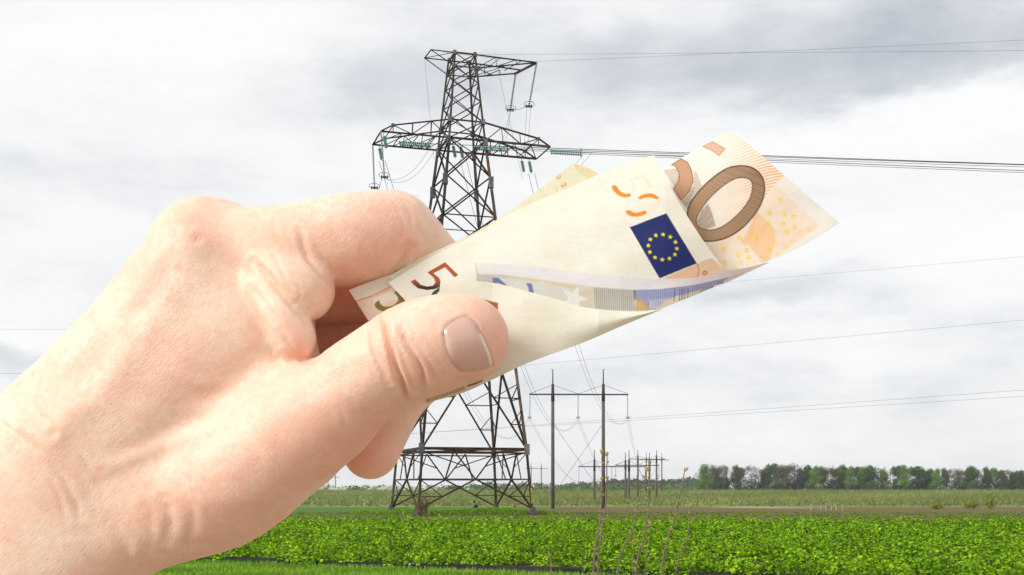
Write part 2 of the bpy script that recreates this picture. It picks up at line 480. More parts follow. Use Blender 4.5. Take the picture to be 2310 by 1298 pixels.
# ------------------------------------------------------------------ tree row on the right
bark_m = simple_mat('bark', (.10, .085, .07), .9, scale=2)
TREE = {'leafy': [(0, (.03, .06, .022)), (.5, (.07, .135, .036)), (1, (.14, .25, .055))],
        'fresh': [(0, (.06, .13, .02)), (.5, (.15, .28, .04)), (1, (.28, .44, .08))],
        'olive': [(0, (.06, .065, .035)), (.5, (.13, .135, .06)), (1, (.23, .22, .10))],
        'bare': [(0, (.05, .043, .040)), (.5, (.09, .08, .072)), (1, (.14, .14, .10))]}
tree_mats = {k: leaf_mat(k + '_tree_leaves', v, .15, .85, .1) for k, v in TREE.items()}
def tree_meshes(kind, H, W_, seed, cone=False):
    rs = np.random.default_rng(seed)
    tb = MB()
    bend = rs.normal(size=2) * .25
    ax = lambda t: Vector((bend[0] * t * t, bend[1] * t * t, H * .93 * t))
    tb.tube([ax(t) for t in (0, .15, .35, .6, .8, 1)], [.26, .21, .17, .11, .07, .03], 6)
    Q = []; T = []
    nl = 24
    for i in range(nl):
        t = .12 + .83 * (i + rs.uniform()) / nl
        a = rs.uniform(0, 2 * math.pi)
        reach = W_ * ((1.08 - t) ** .8 if cone else math.sin(math.pi * min(1, (t * .92 + .05))) ** .65) * rs.uniform(.7, 1.1)
        s = ax(t * .92); e = s + Vector((math.cos(a) * reach, math.sin(a) * reach, reach * rs.uniform(.45, .95)))
        mid = s.lerp(e, .5) + Vector((0, 0, reach * .08))
        tb.tube([s, mid, e], [.07 * (1.2 - t), .045 * (1.2 - t), .015], 4)
        if kind == 'bare':
            for j in range(9):
                u = rs.uniform(.25, 1); b0 = s.lerp(e, u); d = Vector(rs.normal(size=3)) * .6 + Vector((math.cos(a) * .5, math.sin(a) * .5, 1.0))
                tb.tube([b0, b0 + d.normalized() * rs.uniform(.7, 1.9)], [.03, .012], 3, cap=False)
        for j in range(4 if kind != 'bare' else 2):
            cc = s.lerp(e, rs.uniform(.35, 1.08)) + Vector(rs.normal(size=3)) * .25
            n = {'leafy': 54, 'fresh': 40, 'olive': 40, 'bare': 48}[kind]
            r = rs.uniform(.75, 1.35) * W_ / 3.2
            d = rs.normal(size=(n, 3)); d /= np.linalg.norm(d, axis=1, keepdims=True)
            p = np.array(cc) + d * (rs.uniform(.3, 1, n) ** .5)[:, None] * np.array([r, r, r * 1.1])
            sz = {'leafy': .24, 'fresh': .21, 'olive': .20, 'bare': .15}[kind]
            Q.append(leaf_quads(p, sz * rs.uniform(.6, 1.3, n), d + .5 * rs.normal(size=(n, 3)), rs=rs))
            T.append(np.clip(.45 + .17 * rs.normal(size=n) + .2 * rs.normal(), 0, 1))
    return tb.mesh('trunk'), quad_mesh('crown', np.concatenate(Q), np.concatenate(T))
variants = {}
for kind, specs in {'leafy': [(15, 4.4, 0), (16, 4.2, 1), (14.5, 4.8, 1)], 'fresh': [(15.5, 4.2, 1), (14, 3.8, 1)], 'olive': [(15, 4.8, 0), (13.5, 4.4, 0)], 'bare': [(16, 4.8, 0), (14.5, 4.2, 0)]}.items():
    variants[kind] = [tree_meshes(kind, H, w, 31 + 7 * i + len(kind), c) for i, (H, w, c) in enumerate(specs)]
    for tm, cm in variants[kind]:
        tm.materials.append(bark_m); cm.materials.append(tree_mats[kind])
ORD = 'first second third fourth fifth sixth seventh eighth ninth tenth eleventh twelfth thirteenth fourteenth fifteenth sixteenth seventeenth eighteenth nineteenth twentieth'.split()
TENS = {2: 'twenty', 3: 'thirty', 4: 'forty', 5: 'fifty'}
def ordinal(i):
    if i <= 20: return ORD[i - 1]
    t, o = divmod(i, 10)
    return TENS[t] + '-' + ORD[o - 1] if o else {3: 'thirtieth', 4: 'fortieth', 5: 'fiftieth'}[t]
DESC = {'leafy': 'dark green full crowned tree', 'fresh': 'fresh light green slender tree', 'olive': 'yellowish olive half leafed tree', 'bare': 'greyish bare branched tree'}
seq = [(1588, 'fresh', 1045), (1607, 'olive', 1050), (1622, 'olive', 1056), (1640, 'bare', 1043), (1662, 'leafy', 1052), (1678, 'bare', 1050), (1696, 'bare', 1048), (1712, 'bare', 1056), (1727, 'leafy', 1052), (1742, 'leafy', 1050),
       (1762, 'olive', 1048), (1779, 'olive', 1052), (1793, 'bare', 1046), (1806, 'leafy', 1054), (1822, 'leafy', 1052), (1838, 'fresh', 1047), (1852, 'leafy', 1054), (1868, 'olive', 1056), (1886, 'leafy', 1055), (1902, 'leafy', 1051),
       (1918, 'fresh', 1047), (1931, 'leafy', 1056), (1947, 'fresh', 1050), (1961, 'leafy', 1049), (1977, 'bare', 1055), (1992, 'fresh', 1054), (2008, 'bare', 1056), (2024, 'leafy', 1050), (2039, 'fresh', 1047), (2052, 'bare', 1056),
       (2066, 'leafy', 1050), (2081, 'leafy', 1059), (2098, 'leafy', 1055), (2113, 'fresh', 1057), (2130, 'leafy', 1056), (2146, 'bare', 1053), (2163, 'olive', 1062), (2176, 'bare', 1057), (2190, 'leafy', 1053), (2206, 'bare', 1054),
       (2225, 'leafy', 1052), (2242, 'fresh', 1056), (2258, 'leafy', 1059), (2272, 'bare', 1060), (2288, 'leafy', 1064), (2302, 'leafy', 1062), (2318, 'bare', 1064), (2336, 'leafy', 1060)]
cnt = {}
for i, (px, kind, top) in enumerate(seq):
    Y = 662 + (i * 37 % 23)
    x = (px - CX) / FPX * Y; z = float(ground_z(Y)) - .1
    H = CAMH + (HROW - top) / FPX * Y - z
    tm, cm = variants[kind][i % len(variants[kind])]
    h0 = max(v.co.z for v in tm.vertices)
    r = empty('tree', (x, Y, z), i * 2.1)
    cnt[kind] = cnt.get(kind, 0) + 1
    which = f'{ordinal(i + 1)} from the left end of the row' if px < 2311 else f'{ordinal(i + 1)} from the left end, just past the picture'
    tag(r, f'{DESC[kind]}, {which}', 'tree', 'row of trees beyond the orchard')
    s = H / h0 * (1 + .05 * math.sin(i * 3.7)); sw = 1.1 + .15 * math.sin(i * 5.3)
    r.scale = (s * sw, s * sw, s)
    link('trunk', tm, None, r); link('crown', cm, None, r)
# underbrush along the foot of the tree row
Q = []; T = []
for i in range(300):
    px = rng.uniform(1580, 2345); Y = rng.uniform(668, 700); x = (px - CX) / FPX * Y; n = 46
    Q.append(crown_quads((x, Y, float(ground_z(Y)) + 1.6), (3.0, 2, rng.uniform(2.0, 7.5)), n, .5)); T.append(np.clip(.35 + .2 * rng.normal(size=n), 0, 1))
tag(link('undergrowth', quad_mesh('undergrowth', np.concatenate(Q), np.concatenate(T)), tree_mats['leafy']), 'dark undergrowth between the trunks of the tree row', 'undergrowth', kind='stuff')

# ------------------------------------------------------------------ small things by the orchard
post_m = simple_mat('white_post', (.42, .41, .36), .8); red_m = simple_mat('red_plate', (.45, .03, .03), .6)
for k, (px, bot, top) in enumerate([(1852, 1155, 1139), (1863, 1155, 1139), (1886, 1155, 1143), (1900, 1155, 1144), (1875, 1155, 1147), (1829, 1154, 1140)]):
    Y = 140.0; z = float(ground_z(Y)); p = P3(px, 0, Y); p.z = z - .05
    o = MB().box((0, 0, .47 * (bot - top) / 16), (.045, .045, .47 * (bot - top) / 16 + .04)).box((0, 0, .96 * (bot - top) / 16), (.06, .06, .02)).build('marker_post', post_m)
    o.location = p; o.rotation_euler = (0, .03 * (k - 2), 0)
    tag(o, f'pale marker post at the orchard foot, {ordinal(sorted([1852,1863,1886,1900,1875,1829]).index(px) + 1)} from the left of six', 'post', 'marker posts at the orchard foot')
for px, py, Y, lab in [(1868, 1144, 139, 'small red plate on a stake between the pale marker posts'), (1161, 1143, 118, 'small red plate on a stake beside the tower')]:
    p = P3(px, py, Y); z = float(ground_z(Y))
    r = tag(empty('red_marker', (p.x, p.y, z)), lab, 'marker')
    MB().tube([(0, 0, -.1), (0, 0, p.z - z + .1)], .02, 6).build('stake', post_m, r)
    MB().box((.02, -.03, p.z - z), (.14, .012, .13), Matrix.Rotation(.3, 3, 'Y')).build('plate', red_m, r)
# ------------------------------------------------------------------ lattice tower
def steel(name, a, b, c, sc=1.2):
    m = bpy.data.materials.new(name); m.use_nodes = True
    N = NT(m.node_tree); p = N.n['Principled BSDF']
    geo = N.new('ShaderNodeNewGeometry').outputs['Position']
    oi = N.new('ShaderNodeObjectInfo').outputs['Random']
    n = N.m('ADD', N.noise(geo, sc, 6, .7), N.m('MULTIPLY', N.m('SUBTRACT', oi, .5), .25))
    N.l.new(N.ramp(n, [(.3, a), (.52, b), (.75, c)]), p.inputs['Base Color'])
    p.inputs['Roughness'].default_value = .75; p.inputs['Specular IOR Level'].default_value = .25
    return m
rust = steel('weathered_steel', (.013, .008, .007), (.046, .027, .017), (.13, .08, .05))
plate_m = steel('grey_plate_steel', (.05, .05, .055), (.10, .10, .105), (.2, .19, .18), 2.0)
TH = math.radians(17)
E1 = Vector((math.cos(TH), math.sin(TH), 0)); E2 = Vector((-math.sin(TH), math.cos(TH), 0))
TX = (1036 - CX) / FPX * TOWER_Y
ZB, ZW, ZA, ZT = 5.05, 29.35, 30.85, 36.35
def tw_c(z): return Vector((TX + .20 * z / ZT, TOWER_Y + .6, z))
def tw_s(z):
    s = float(np.interp(z, [0, ZB, ZW, ZA, ZT], [9.0, 8.25, 2.95, 2.65, 1.66]))
    return s, s * float(np.interp(z, [0, ZB, ZW, ZT], [1.12, 1.12, 1.2, 1.1]))
SG = [(-1, -1), (1, -1), (1, 1), (-1, 1)]       # near left, near right, far right, far left
def node(i, z):
    s1, s2 = tw_s(z)
    return tw_c(z) + E1 * (SG[i][0] * s1 / 2) + E2 * (SG[i][1] * s2 / 2)
tower = tag(empty('lattice_tower', tw_c(0)), 'tall dark rusty steel lattice tower with two crossarms rising behind the hand', 'pylon')
L_ME = raw_mesh('angle_bar', [(x, y, z) for z in (0, 1) for x, y in [(0, 0), (1, 0), (1, .16), (.16, .16), (.16, 1), (0, 1)]],
                [[0, 1, 7, 6], [1, 2, 8, 7], [2, 3, 9, 8], [3, 4, 10, 9], [4, 5, 11, 10], [5, 0, 6, 11], [5, 4, 3, 2, 1, 0], [6, 7, 8, 9, 10, 11]])
L_ME.materials.append(rust)
T0 = tw_c(0)
def bar(a, b, w, name='brace', roll=0.0):
    a = Vector(a); b = Vector(b); d = b - a
    o = bpy.data.objects.new(name, L_ME); C.objects.link(o); o.parent = tower
    q = d.to_track_quat('Z', 'Y') @ Quaternion((0, 0, 1), roll)
    o.rotation_mode = 'QUATERNION'; o.rotation_quaternion = q
    o.location = a - T0 - q @ Vector((w * .4, w * .4, 0)); o.scale = (w * .9, w * .9, d.length)
    return o
lv = [ZB, 11.4, 15.9, 19.8, 23.2, 26.4, ZW]
up = [ZA, 32.5, 34.0, 35.25, ZT]
for i in range(4):
    z0 = float(gz(*node(i, 0)[:2])) if False else 0.0
    bar(node(i, .55), node(i, ZB), .25, 'leg', i * math.pi / 2)
    bar(node(i, ZB), node(i, ZW), .27, 'leg', i * math.pi / 2)
    bar(node(i, ZW), node(i, ZT + .15), .20, 'leg', i * math.pi / 2)
    # foot: riveted shoe on a concrete stub
    f = MB(); p = node(i, 0) - T0
    f.box(p + Vector((0, 0, .42)), (.20, .20, .22)).box(p + Vector((0, 0, .14)), (.34, .34, .12)).build('foot_shoe', plate_m, tower)
    for zz, hh in [(ZB, .42), (ZW - .2, .3), (ZA, .2)]:
        MB().box(node(i, zz) - T0, (.21 if zz == ZB else .17, .21 if zz == ZB else .17, hh)).build('gusset_plate', plate_m, tower)
    MB().box(node(i, 26.0) - T0, (.19, .19, .42)).build('gusset_plate', plate_m, tower)
for i in range(4):
    j = (i + 1) % 4
    A = lambda z: node(i, z)
    B = lambda z: node(j, z)
    mid = lambda z: (node(i, z) + node(j, z)) / 2
    lerp = lambda a, b, t: a.lerp(b, t)
    # ---- splayed base
    bar(A(ZB), B(ZB), .24, 'belt')
    bar(A(ZB - .28), B(ZB - .28), .12)
    q1, q2 = lerp(A(ZB - .15), B(ZB - .15), .30), lerp(A(ZB - .15), B(ZB - .15), .70)
    zm = 2.75; mA, mB = A(zm), B(zm)
    c = lerp(A(zm), B(zm), .5)
    bar(A(.5), c, .14); bar(B(.5), c, .14)
    bar(c, q1, .13); bar(c, q2, .13)
    bar(mA, mB, .11)
    bar(A(ZB - .2), lerp(q1, c, .55), .09); bar(B(ZB - .2), lerp(q2, c, .55), .09)
    bar(q1, lerp(mA, c, .45), .10); bar(q2, lerp(mB, c, .45), .10)
    for leg, foot in ((A, A(.5)), (B, B(.5))):
        k = lerp(foot, c, .42)
        bar(leg(1.45), k, .08); bar(leg(zm), k, .08)
    # ---- big lower panel with an inverted V
    z1 = lv[1]; top = mid(z1)
    bar(A(z1), B(z1), .16, 'belt')
    bar(A(ZB), top, .17); bar(B(ZB), top, .17)
    for leg in (A, B):
        foot = leg(ZB)
        for t, zl, zn in ((.30, ZB + 2.05, ZB + 4.0), (.62, ZB + 4.0, z1)):
            k = lerp(foot, top, t)
            zl = ZB + (z1 - ZB) * t
            bar(k, leg(zl), .09); bar(k, leg(zl + (z1 - ZB) * (.18)), .08)
    # ---- crossed panels
    for za, zb in zip(lv[1:-1], lv[2:]):
        bar(A(za), B(zb), .13); bar(B(za), A(zb), .13)
        if za > 14: bar(A(za), B(za), .09) if int(za) % 2 else None
    bar(A(ZW), B(ZW), .16, 'belt'); bar(A(ZA), B(ZA), .12, 'belt')
    bar(A(ZW), B(ZA), .09); bar(B(ZW), A(ZA), .09)
    for za, zb in zip(up[:-1], up[1:]):
        bar(A(za), B(zb), .085); bar(B(za), A(zb), .085)
    bar(A(up[3]), B(up[3]), .10); bar(A(ZT), B(ZT), .13, 'belt')
    MB().box(A(up[3]) - T0, (.14, .14, .14)).build('gusset_plate', plate_m, tower); MB().box(A(ZT) - T0, (.13, .13, .16)).build('gusset_plate', plate_m, tower)
    bar(A(11.4), node((i + 2) % 4, 11.4), .08) if i < 2 else None
    bar(A(ZB), node((i + 2) % 4, ZB), .10) if i < 2 else None
# ---- lower crossarm: a box truss that runs past the body on both sides
def arm_pt(sx, row, along, z, over=0.0):
    """sx -1 left or 1 right; row 0 near chord or 1 far chord; metres outboard of the body"""
    s1, s2 = tw_s(ZW)
    return tw_c(z) + E1 * sx * (s1 / 2 + along) + E2 * ((row * 2 - 1) * s2 / 2)
LEN = 5.35
tips = {}
for sx in (-1, 1):
    for row in (0, 1):
        i = {(-1, 0): 0, (1, 0): 1, (1, 1): 2, (-1, 1): 3}[(sx, row)]
        base = arm_pt(sx, row, 0, ZW)
        tip = arm_pt(sx, row, LEN, ZW); tips[(sx, row)] = tip
        bar(base, tip, .16, 'crossarm_chord')
        knee = arm_pt(sx, row, LEN - .95, ZW + .55)
        bar(node(i, ZA), knee, .13, 'crossarm_chord'); bar(knee, tip, .12, 'crossarm_chord')
        top = lambda t: node(i, ZA).lerp(knee, t)
        bot = lambda t: base.lerp(tip, t)
        tb = (LEN - .95) / LEN
        for a_, b_ in ((0, .33), (.33, .66), (.66, 1)):
            bar(top(b_), bot(b_ * tb), .08)
            bar(bot(a_ * tb), top(b_), .08) if (row + int(a_ * 10)) % 2 == 0 else bar(top(a_), bot(b_ * tb), .08)
        for zz in (knee,): MB().box(zz - T0, (.12, .12, .10)).build('gusset_plate', plate_m, tower)
    for t in (0.2, .45, .7, 1.0):
        bar(arm_pt(sx, 0, LEN * t, ZW), arm_pt(sx, 1, LEN * t, ZW), .09 if t < 1 else .14)
    for t0, t1 in ((0, .2), (.2, .45), (.45, .7), (.7, 1.0)):
        bar(arm_pt(sx, 0, LEN * t0, ZW), arm_pt(sx, 1, LEN * t1, ZW), .07)
    bar(arm_pt(sx, 0, LEN - .95, ZW + .55), arm_pt(sx, 1, LEN - .95, ZW + .55), .09)
# ---- upper crossarm: short on the left, long on the right, narrowing
s1, s2 = tw_s(ZT)
def up_pt(along, side, z):   # along measured from the axis
    return tw_c(z) + E1 * along + E2 * side
LT = [up_pt(-2.75, -s2 / 2, ZT), up_pt(-2.85, s2 / 2, ZT)]
RT = [up_pt(6.1, -.45, ZT + .10), up_pt(4.6, .45, ZT - .62)]
for k, (iL, iR) in enumerate(((0, 1), (3, 2))):
    bar(node(iL, ZT), LT[k], .10, 'crossarm_chord'); bar(node(iL, up[3]), LT[k], .09, 'crossarm_chord')
    bar(node(iR, ZT), RT[0] if k == 0 else RT[1].lerp(RT[0], .3), .10, 'crossarm_chord'); bar(node(iR, up[3]), RT[k], .10, 'crossarm_chord')
    for t in (.33, .66):
        a_ = node(iR, ZT).lerp(RT[k], t); b_ = node(iR, up[3]).lerp(RT[k], t)
        bar(a_, b_, .06); bar(node(iR, up[3]).lerp(RT[k], t - .33), a_, .06)
bar(LT[0], LT[1], .12, 'crossarm_chord'); bar(RT[1] - (RT[0] - RT[1]) * .08, RT[0], .17, 'crossarm_chord')
for t in (.4, .75):
    bar(node(1, ZT).lerp(RT[0], t), node(2, ZT).lerp(RT[1], t), .07)
bar(node(0, ZT), LT[1], .06); bar(node(1, up[3]), node(2, up[3]).lerp(RT[1], .5), .06); bar(node(1, up[3]).lerp(RT[0], .5), node(2, up[3]), .06)
# yellow tower number painted down the near right leg
yl = simple_mat('yellow_paint', (.72, .50, .06), .7)
for k, ch in enumerate('313'):
    cu = bpy.data.curves.new('number_digit', 'FONT'); cu.body = ch; cu.size = .50; cu.extrude = .004; cu.align_x = 'CENTER'
    tmp = bpy.data.objects.new('number_digit', cu); C.objects.link(tmp)
    me = bpy.data.meshes.new_from_object(tmp.evaluated_get(bpy.context.evaluated_depsgraph_get()))
    bpy.data.objects.remove(tmp); me.materials.clear()
    o = link('number_digit', me, yl)
    z = 1.72 - k * .40 + .15
    p = node(1, z) - T0
    o.parent = tower; o.location = p + Vector((.0, -.16, -.15)); o.rotation_euler = (math.pi / 2, 0, 0)
    o.scale = (.8, 1, 1)

# ------------------------------------------------------------------ insulators
glass = simple_mat('green_glass_discs', (.17, .40, .37), .25, var=.3, scale=20, spec=.7)
porc = simple_mat('grey_discs', (.30, .28, .26), .35, var=.3, scale=20)
fit = simple_mat('dark_fittings', (.035, .03, .03), .6, .3)
def frame_from(d):
    return Vector(d).to_track_quat('Z', 'Y').to_matrix().to_4x4()
def insulator(a, b, label, R=.135, n=16, mat=None, ring_r=None, yoke=True, stretch=(0, 1), group='insulator strings of the lattice tower'):
    a = Vector(a); b = Vector(b); d = b - a; L = d.length
    r = tag(empty('insulator_string', a), label, 'insulator', group)
    M = frame_from(d)
    prof = []
    l0, l1 = L * stretch[0], L * stretch[1]
    st = (l1 - l0) / n
    for k in range(n):
        z = l0 + k * st
        prof += [(R * .28, z), (R, z + st * .35), (R * .9, z + st * .62), (R * .3, z + st * .72)]
    MB().lathe(prof, 10, M).build('discs', mat or glass, r, True)
    MB().tube([(0, 0, 0), d], .022, 5).build('rod', fit, r)
    if ring_r:
        MB().ring(d * .96, ring_r, .02, (0, .25, 1)).build('guard_ring', fit, r)
    if yoke:
        y = MB().box(d, (.26, .03, .05))
        for s in (-.22, 0, .22): y.tube([d + Vector((s, 0, -.14)), d + Vector((s, 0, .12))], .05, 6)
        y.build('yoke', fit, r)
    return r
def vec_drop(dx, dz): return Vector((dx, 0, -dz))
SCL = TOWER_Y / FPX
# long suspension strings below the tips of both crossarms
ins = {}
def hang(name, p, dxpx, dypx, label, **kw):
    q = Vector(p) + Vector((dxpx * SCL, 0, -dypx * SCL)); ins[name] = q
    return insulator(p, q, label, **kw)
hang('ua', RT[0], -18, 100, 'long thin grey insulator string from the upper arm right tip, outer of two', R=.095, n=24, mat=porc, ring_r=.42)
hang('ub', RT[1], -12, 84, 'long thin grey insulator string below the upper arm, nearer the tower body', R=.095, n=22, mat=porc, ring_r=.42)
hang('la', tips[(-1, 1)], 4, 98, 'long thin grey insulator string hanging from the outermost left arm corner', R=.085, n=24, mat=porc, ring_r=.42)
hang('lb', tips[(-1, 0)], 8, 100, 'long thin grey insulator string at the left arm, just right of the outermost', R=.085, n=24, mat=porc, ring_r=.42)
# short green suspension strings in pairs
for nm, base, lab in [('g1', arm_pt(-1, 1, LEN - .5, ZW), 'short green glass insulator below the left arm tip, left of its pair'), ('g2', arm_pt(-1, 0, LEN - .2, ZW - .1), 'short green glass insulator below the left arm tip, right of its pair'),
                      ('g3', tw_c(ZW) + E1 * -.9 - E2 * .6, 'short green glass insulator under the tower body, left of its pair'), ('g4', tw_c(ZW) + E1 * -.3 - E2 * .6, 'short green glass insulator under the tower body, right of its pair'),
                      ('g5', arm_pt(1, 1, LEN - 1.3, ZW), 'short green glass insulator below the right arm, left of its pair'), ('g6', arm_pt(1, 1, LEN - .65, ZW), 'short green glass insulator below the right arm, right of its pair')]:
    hang(nm, base, 7, 36, lab, R=.15, n=9, yoke=False, stretch=(.22, .92))
# tension strings that pull the line to the right
tens = {}
for nm, a, lab in [('t1', P3(899, 321, TOWER_Y - 1.5), 'doubled green tension insulator along the left half of the lower arm'), ('t2', P3(1070, 331, TOWER_Y - 1), 'doubled green tension insulator on the lower arm beside the tower body'), ('t3', P3(1241, 340, TOWER_Y + .8), 'doubled green tension insulator leaving the right arm tip')]:
    b_ = a + Vector((70 * SCL, -.5, -8 * SCL)); tens[nm] = b_
    r = insulator(a, b_, lab, R=.115, n=17, yoke=False)
    rr = insulator(a + Vector((.05, .35, -.10)), b_ + Vector((.05, .35, -.10)), lab, R=.115, n=17, yoke=False)
    for ch in list(rr.children):
        ch.parent = r; ch.location = Vector((.05, .35, -.10))
    bpy.data.objects.remove(rr)
    MB().ring(b_ - a + Vector((0, .2, 0)), .36, .018, (1, -.2, 0)).build('guard_ring', fit, r)

# ------------------------------------------------------------------ twin pole pylons
conc = simple_mat('weathered_pole', (.13, .105, .09), .85, var=.35, scale=1.5)
topm = simple_mat('dark_pole_top', (.045, .032, .032), .7, var=.3, scale=2)
def twin_pole(pxl, pxr, base, beam, top, bl, br, Y, label, detail=True, dz=None, group='twin pole pylons of the power line'):
    S = Y / FPX
    x0 = (pxl - CX) * S; x1 = (pxr - CX) * S
    g = CAMH + (HROW - base) * S
    zb = CAMH + (HROW - beam) * S; zt = CAMH + (HROW - top) * S
    o = Vector(((x0 + x1) / 2, Y, g))
    r = tag(empty('twin_pole_pylon', o), label, 'pylon', group)
    hl = zb - g; ht = zt - g; dx = (x1 - x0) / 2
    rb = .36 if detail else .3
    for s in (-1, 1):
        p = MB().tube([(s * dx, 0, -.6), (s * dx, 0, hl * .55), (s * dx, 0, hl - 1.2)], [rb, rb * .92, rb * .85], 10).build('pole', conc, r, True)
        MB().tube([(s * dx, 0, hl - 1.25), (s * dx, 0, hl + (ht - hl) * .42)], [rb * .98, rb * .72], 10).build('pole_top', topm, r, True)
        hk = MB().tube([(s * dx, 0, hl + (ht - hl) * .4), (s * dx, 0, ht), (s * dx - .35 * (1 if s < 0 else -1) * -s * -s, 0, ht)], [.14, .10, .06], 6)
        hk.build('mast', topm, r)
    a, b_ = (bl - CX) * S - o.x, (br - CX) * S - o.x
    MB().tube([(a, 0, hl), (b_, 0, hl + (1 if detail else 0) * -.05)], .15, 6).build('crossbeam', topm, r)
    if detail:
        st = MB()
        for s in (-1, 1):
            tp = (s * dx, 0, hl + (ht - hl) * .38)
            for e in (a if s < 0 else b_, 0): st.tube([tp, (e, 0, hl + .1)], .035, 4)
        st.build('stay_rods', topm, r)
        cr = MB()
        cr.tube([(-dx, .1, hl * .75), (dx, .1, hl * .12)], .03, 4).tube([(dx, -.1, hl * .75), (-dx, -.1, hl * .12)], .03, 4)
        for s in (-1, 1): cr.ring((s * dx, 0, hl * .12), rb * 1.05, .05, (0, 0, 1), 10, 4)
        cr.build('cross_brace', topm, r)
    return r, o, hl, a, b_
H1 = twin_pole(1247, 1361, 1149, 890, 834, 1194, 1417, 213, 'large twin pole pylon with a crossbeam right of the lattice tower')
H2 = twin_pole(1341, 1419, 1150, 1053, 1016, 1305, 1456, 318, 'second largest twin pole pylon, partly hidden by the large right pole')
H3 = twin_pole(1411, 1465, 1150, 1050, 1022, 1388, 1487, 345, 'twin pole pylon with brownish crossbeam overlapping the second largest')
H4 = twin_pole(1439, 1481, 1126, 1036, 1016, 1420, 1500, 420, 'distant slim twin pole pylon between the olive orchard and the dark wood')
H5 = twin_pole(1458, 1493, 1112, 1038, 1022, 1442, 1510, 540, 'rightmost distant twin pole pylon in front of the dark wood', False)
H6 = twin_pole(1198, 1221, 1106, 1057, 1044, 1186, 1236, 640, 'small far twin pole pylon between the lattice tower and the large pole', False)
H7 = twin_pole(740, 757, 1106, 1077, 1068, 732, 766, 760, 'tiny far twin pole pylon between the hand and the lattice tower', False)
hins = {}
for Hn, (r, o, hl, a, b_), S, R in (('H1', H1, 213 / FPX, .11), ('H2', H2, 318 / FPX, .10), ('H3', H3, 345 / FPX, .10)):
    for k, e in enumerate((a + .15, 0, b_ - .15)):
        p = o + Vector((e, 0, hl)); q = p + Vector((.1 * (k - 1), 0, -(53 if Hn == 'H1' else 36 if Hn == 'H2' else 24) * S))
        hins[(Hn, k)] = q
        where = ('left', 'middle', 'right')[k]
        insulator(p, q, f'thin insulator string hanging from the {where} of the {dict(H1="large", H2="second largest", H3="third largest")[Hn]} twin pole pylon', R=R, n=18, mat=porc, ring_r=.42 if Hn == 'H1' else .3, group='insulator strings of the twin pole pylons')

# ------------------------------------------------------------------ wires
wire_m = simple_mat('wire_metal', (.05, .045, .045), .5, .3)
def wire(pts, r, label, n=24, sag=0.0, name='power_line', group='overhead wires'):
    pts = [Vector(p) for p in pts]
    out = []
    for a, b_ in zip(pts[:-1], pts[1:]):
        for k in range(n):
            t = k / n; out.append(a.lerp(b_, t) - Vector((0, 0, 4 * sag * t * (1 - t))))
    out.append(pts[-1])
    o = MB().tube([p - out[0] for p in out], r, 5).build(name, wire_m)
    o.location = out[0]
    return tag(o, label, 'wire', group)
def thru(p0, p1):   # extend past the right edge of the picture
    return p0 + (p1 - p0) * 2.2
for k, (a, py, lab) in enumerate([(tens['t1'], 371, 'conductor from the left tower phase, topmost of the bundle at right'), (tens['t2'], 372, 'conductor from the middle phase of the tower running right'), (tens['t3'], 383, 'conductor from the right arm tip, lowest of the bundle at right')]):
    e = P3(2310, py - (2 if k < 2 else 0), TOWER_Y - 6)
    wire([a, thru(a, e)], .026, lab, sag=.08)
    if k: wire([a + Vector((0, .3, -.04)), thru(a, e) + Vector((0, .3, -.02))], .018, lab.replace('conductor', 'twin conductor').replace(', topmost', ', under the topmost'), sag=.11)
a = RT[0]; wire([P3(1000, 118, TOWER_Y), a + Vector((0, 0, .1)), thru(a, P3(2310, 90, TOWER_Y - 10))], .008, 'upper earth wire running from the tower top to the right edge', sag=.08)
wire([node(1, ZT), thru(node(1, ZT), P3(2310, 112, TOWER_Y - 10))], .008, 'lower earth wire running from the tower top to the right edge', sag=.08)
# the second line in the distance crosses low to the right
for k, (x0, y0, x1, y1, lab) in enumerate([(1640, 632, 2310, 575, 'thin wire leaving the paper roll tip and rising to the right edge'), (1205, 818, 2310, 718, 'thin wire crossing above the large twin pole pylon'),
        (1130, 960, 2310, 876, 'thin wire crossing the large twin pole pylon, upper of two'), (1060, 966, 2310, 890, 'thin wire crossing the large twin pole pylon, lower of two')]):
    A_, B_ = P3(x0 - 300, y0 + 300 * (y1 - y0) / (x1 - x0) * -1 + 4, 190), P3(x1, y1, 150)
    wire([A_, thru(A_, B_)], .015 if k else .011, lab, sag=.25)
wire([P3(-200, 742, 150), P3(420, 745, 150)], .011, 'thin wire at the left edge behind the wrist, upper of two')
wire([P3(-200, 841, 150), P3(420, 846, 150)], .014, 'thin wire at the left edge behind the wrist, lower of two')
# jumpers between the tower and the large twin pole pylon, bundled in pairs
for k, (nm, lab) in enumerate([('g1', 'left'), ('g4', 'middle'), ('g6', 'right')]):
    for s in (-1, 1):
        wire([ins[nm] + Vector((s * .25, 0, 0)), hins[('H1', k)] + Vector((s * .2, 0, -.1))], .018, f'{"left" if s < 0 else "right"} wire of the pair from tower to {lab} insulator of large pylon', sag=(11, 9.5, 7.8)[k], n=36)
for k, lab in enumerate(('left', 'middle', 'right')):
    for s in (-1, 1):
        wire([hins[('H1', k)] + Vector((s * .2, 0, -.1)), hins[('H2', k)]], .020, f'{"left" if s < 0 else "right"} wire of the pair from large pylon {lab} insulator to second pylon', sag=2.2)
    wire([hins[('H2', k)], hins[('H3', k)]], .02, f'wire from the {lab} insulator of the second pylon to the third', sag=.3)
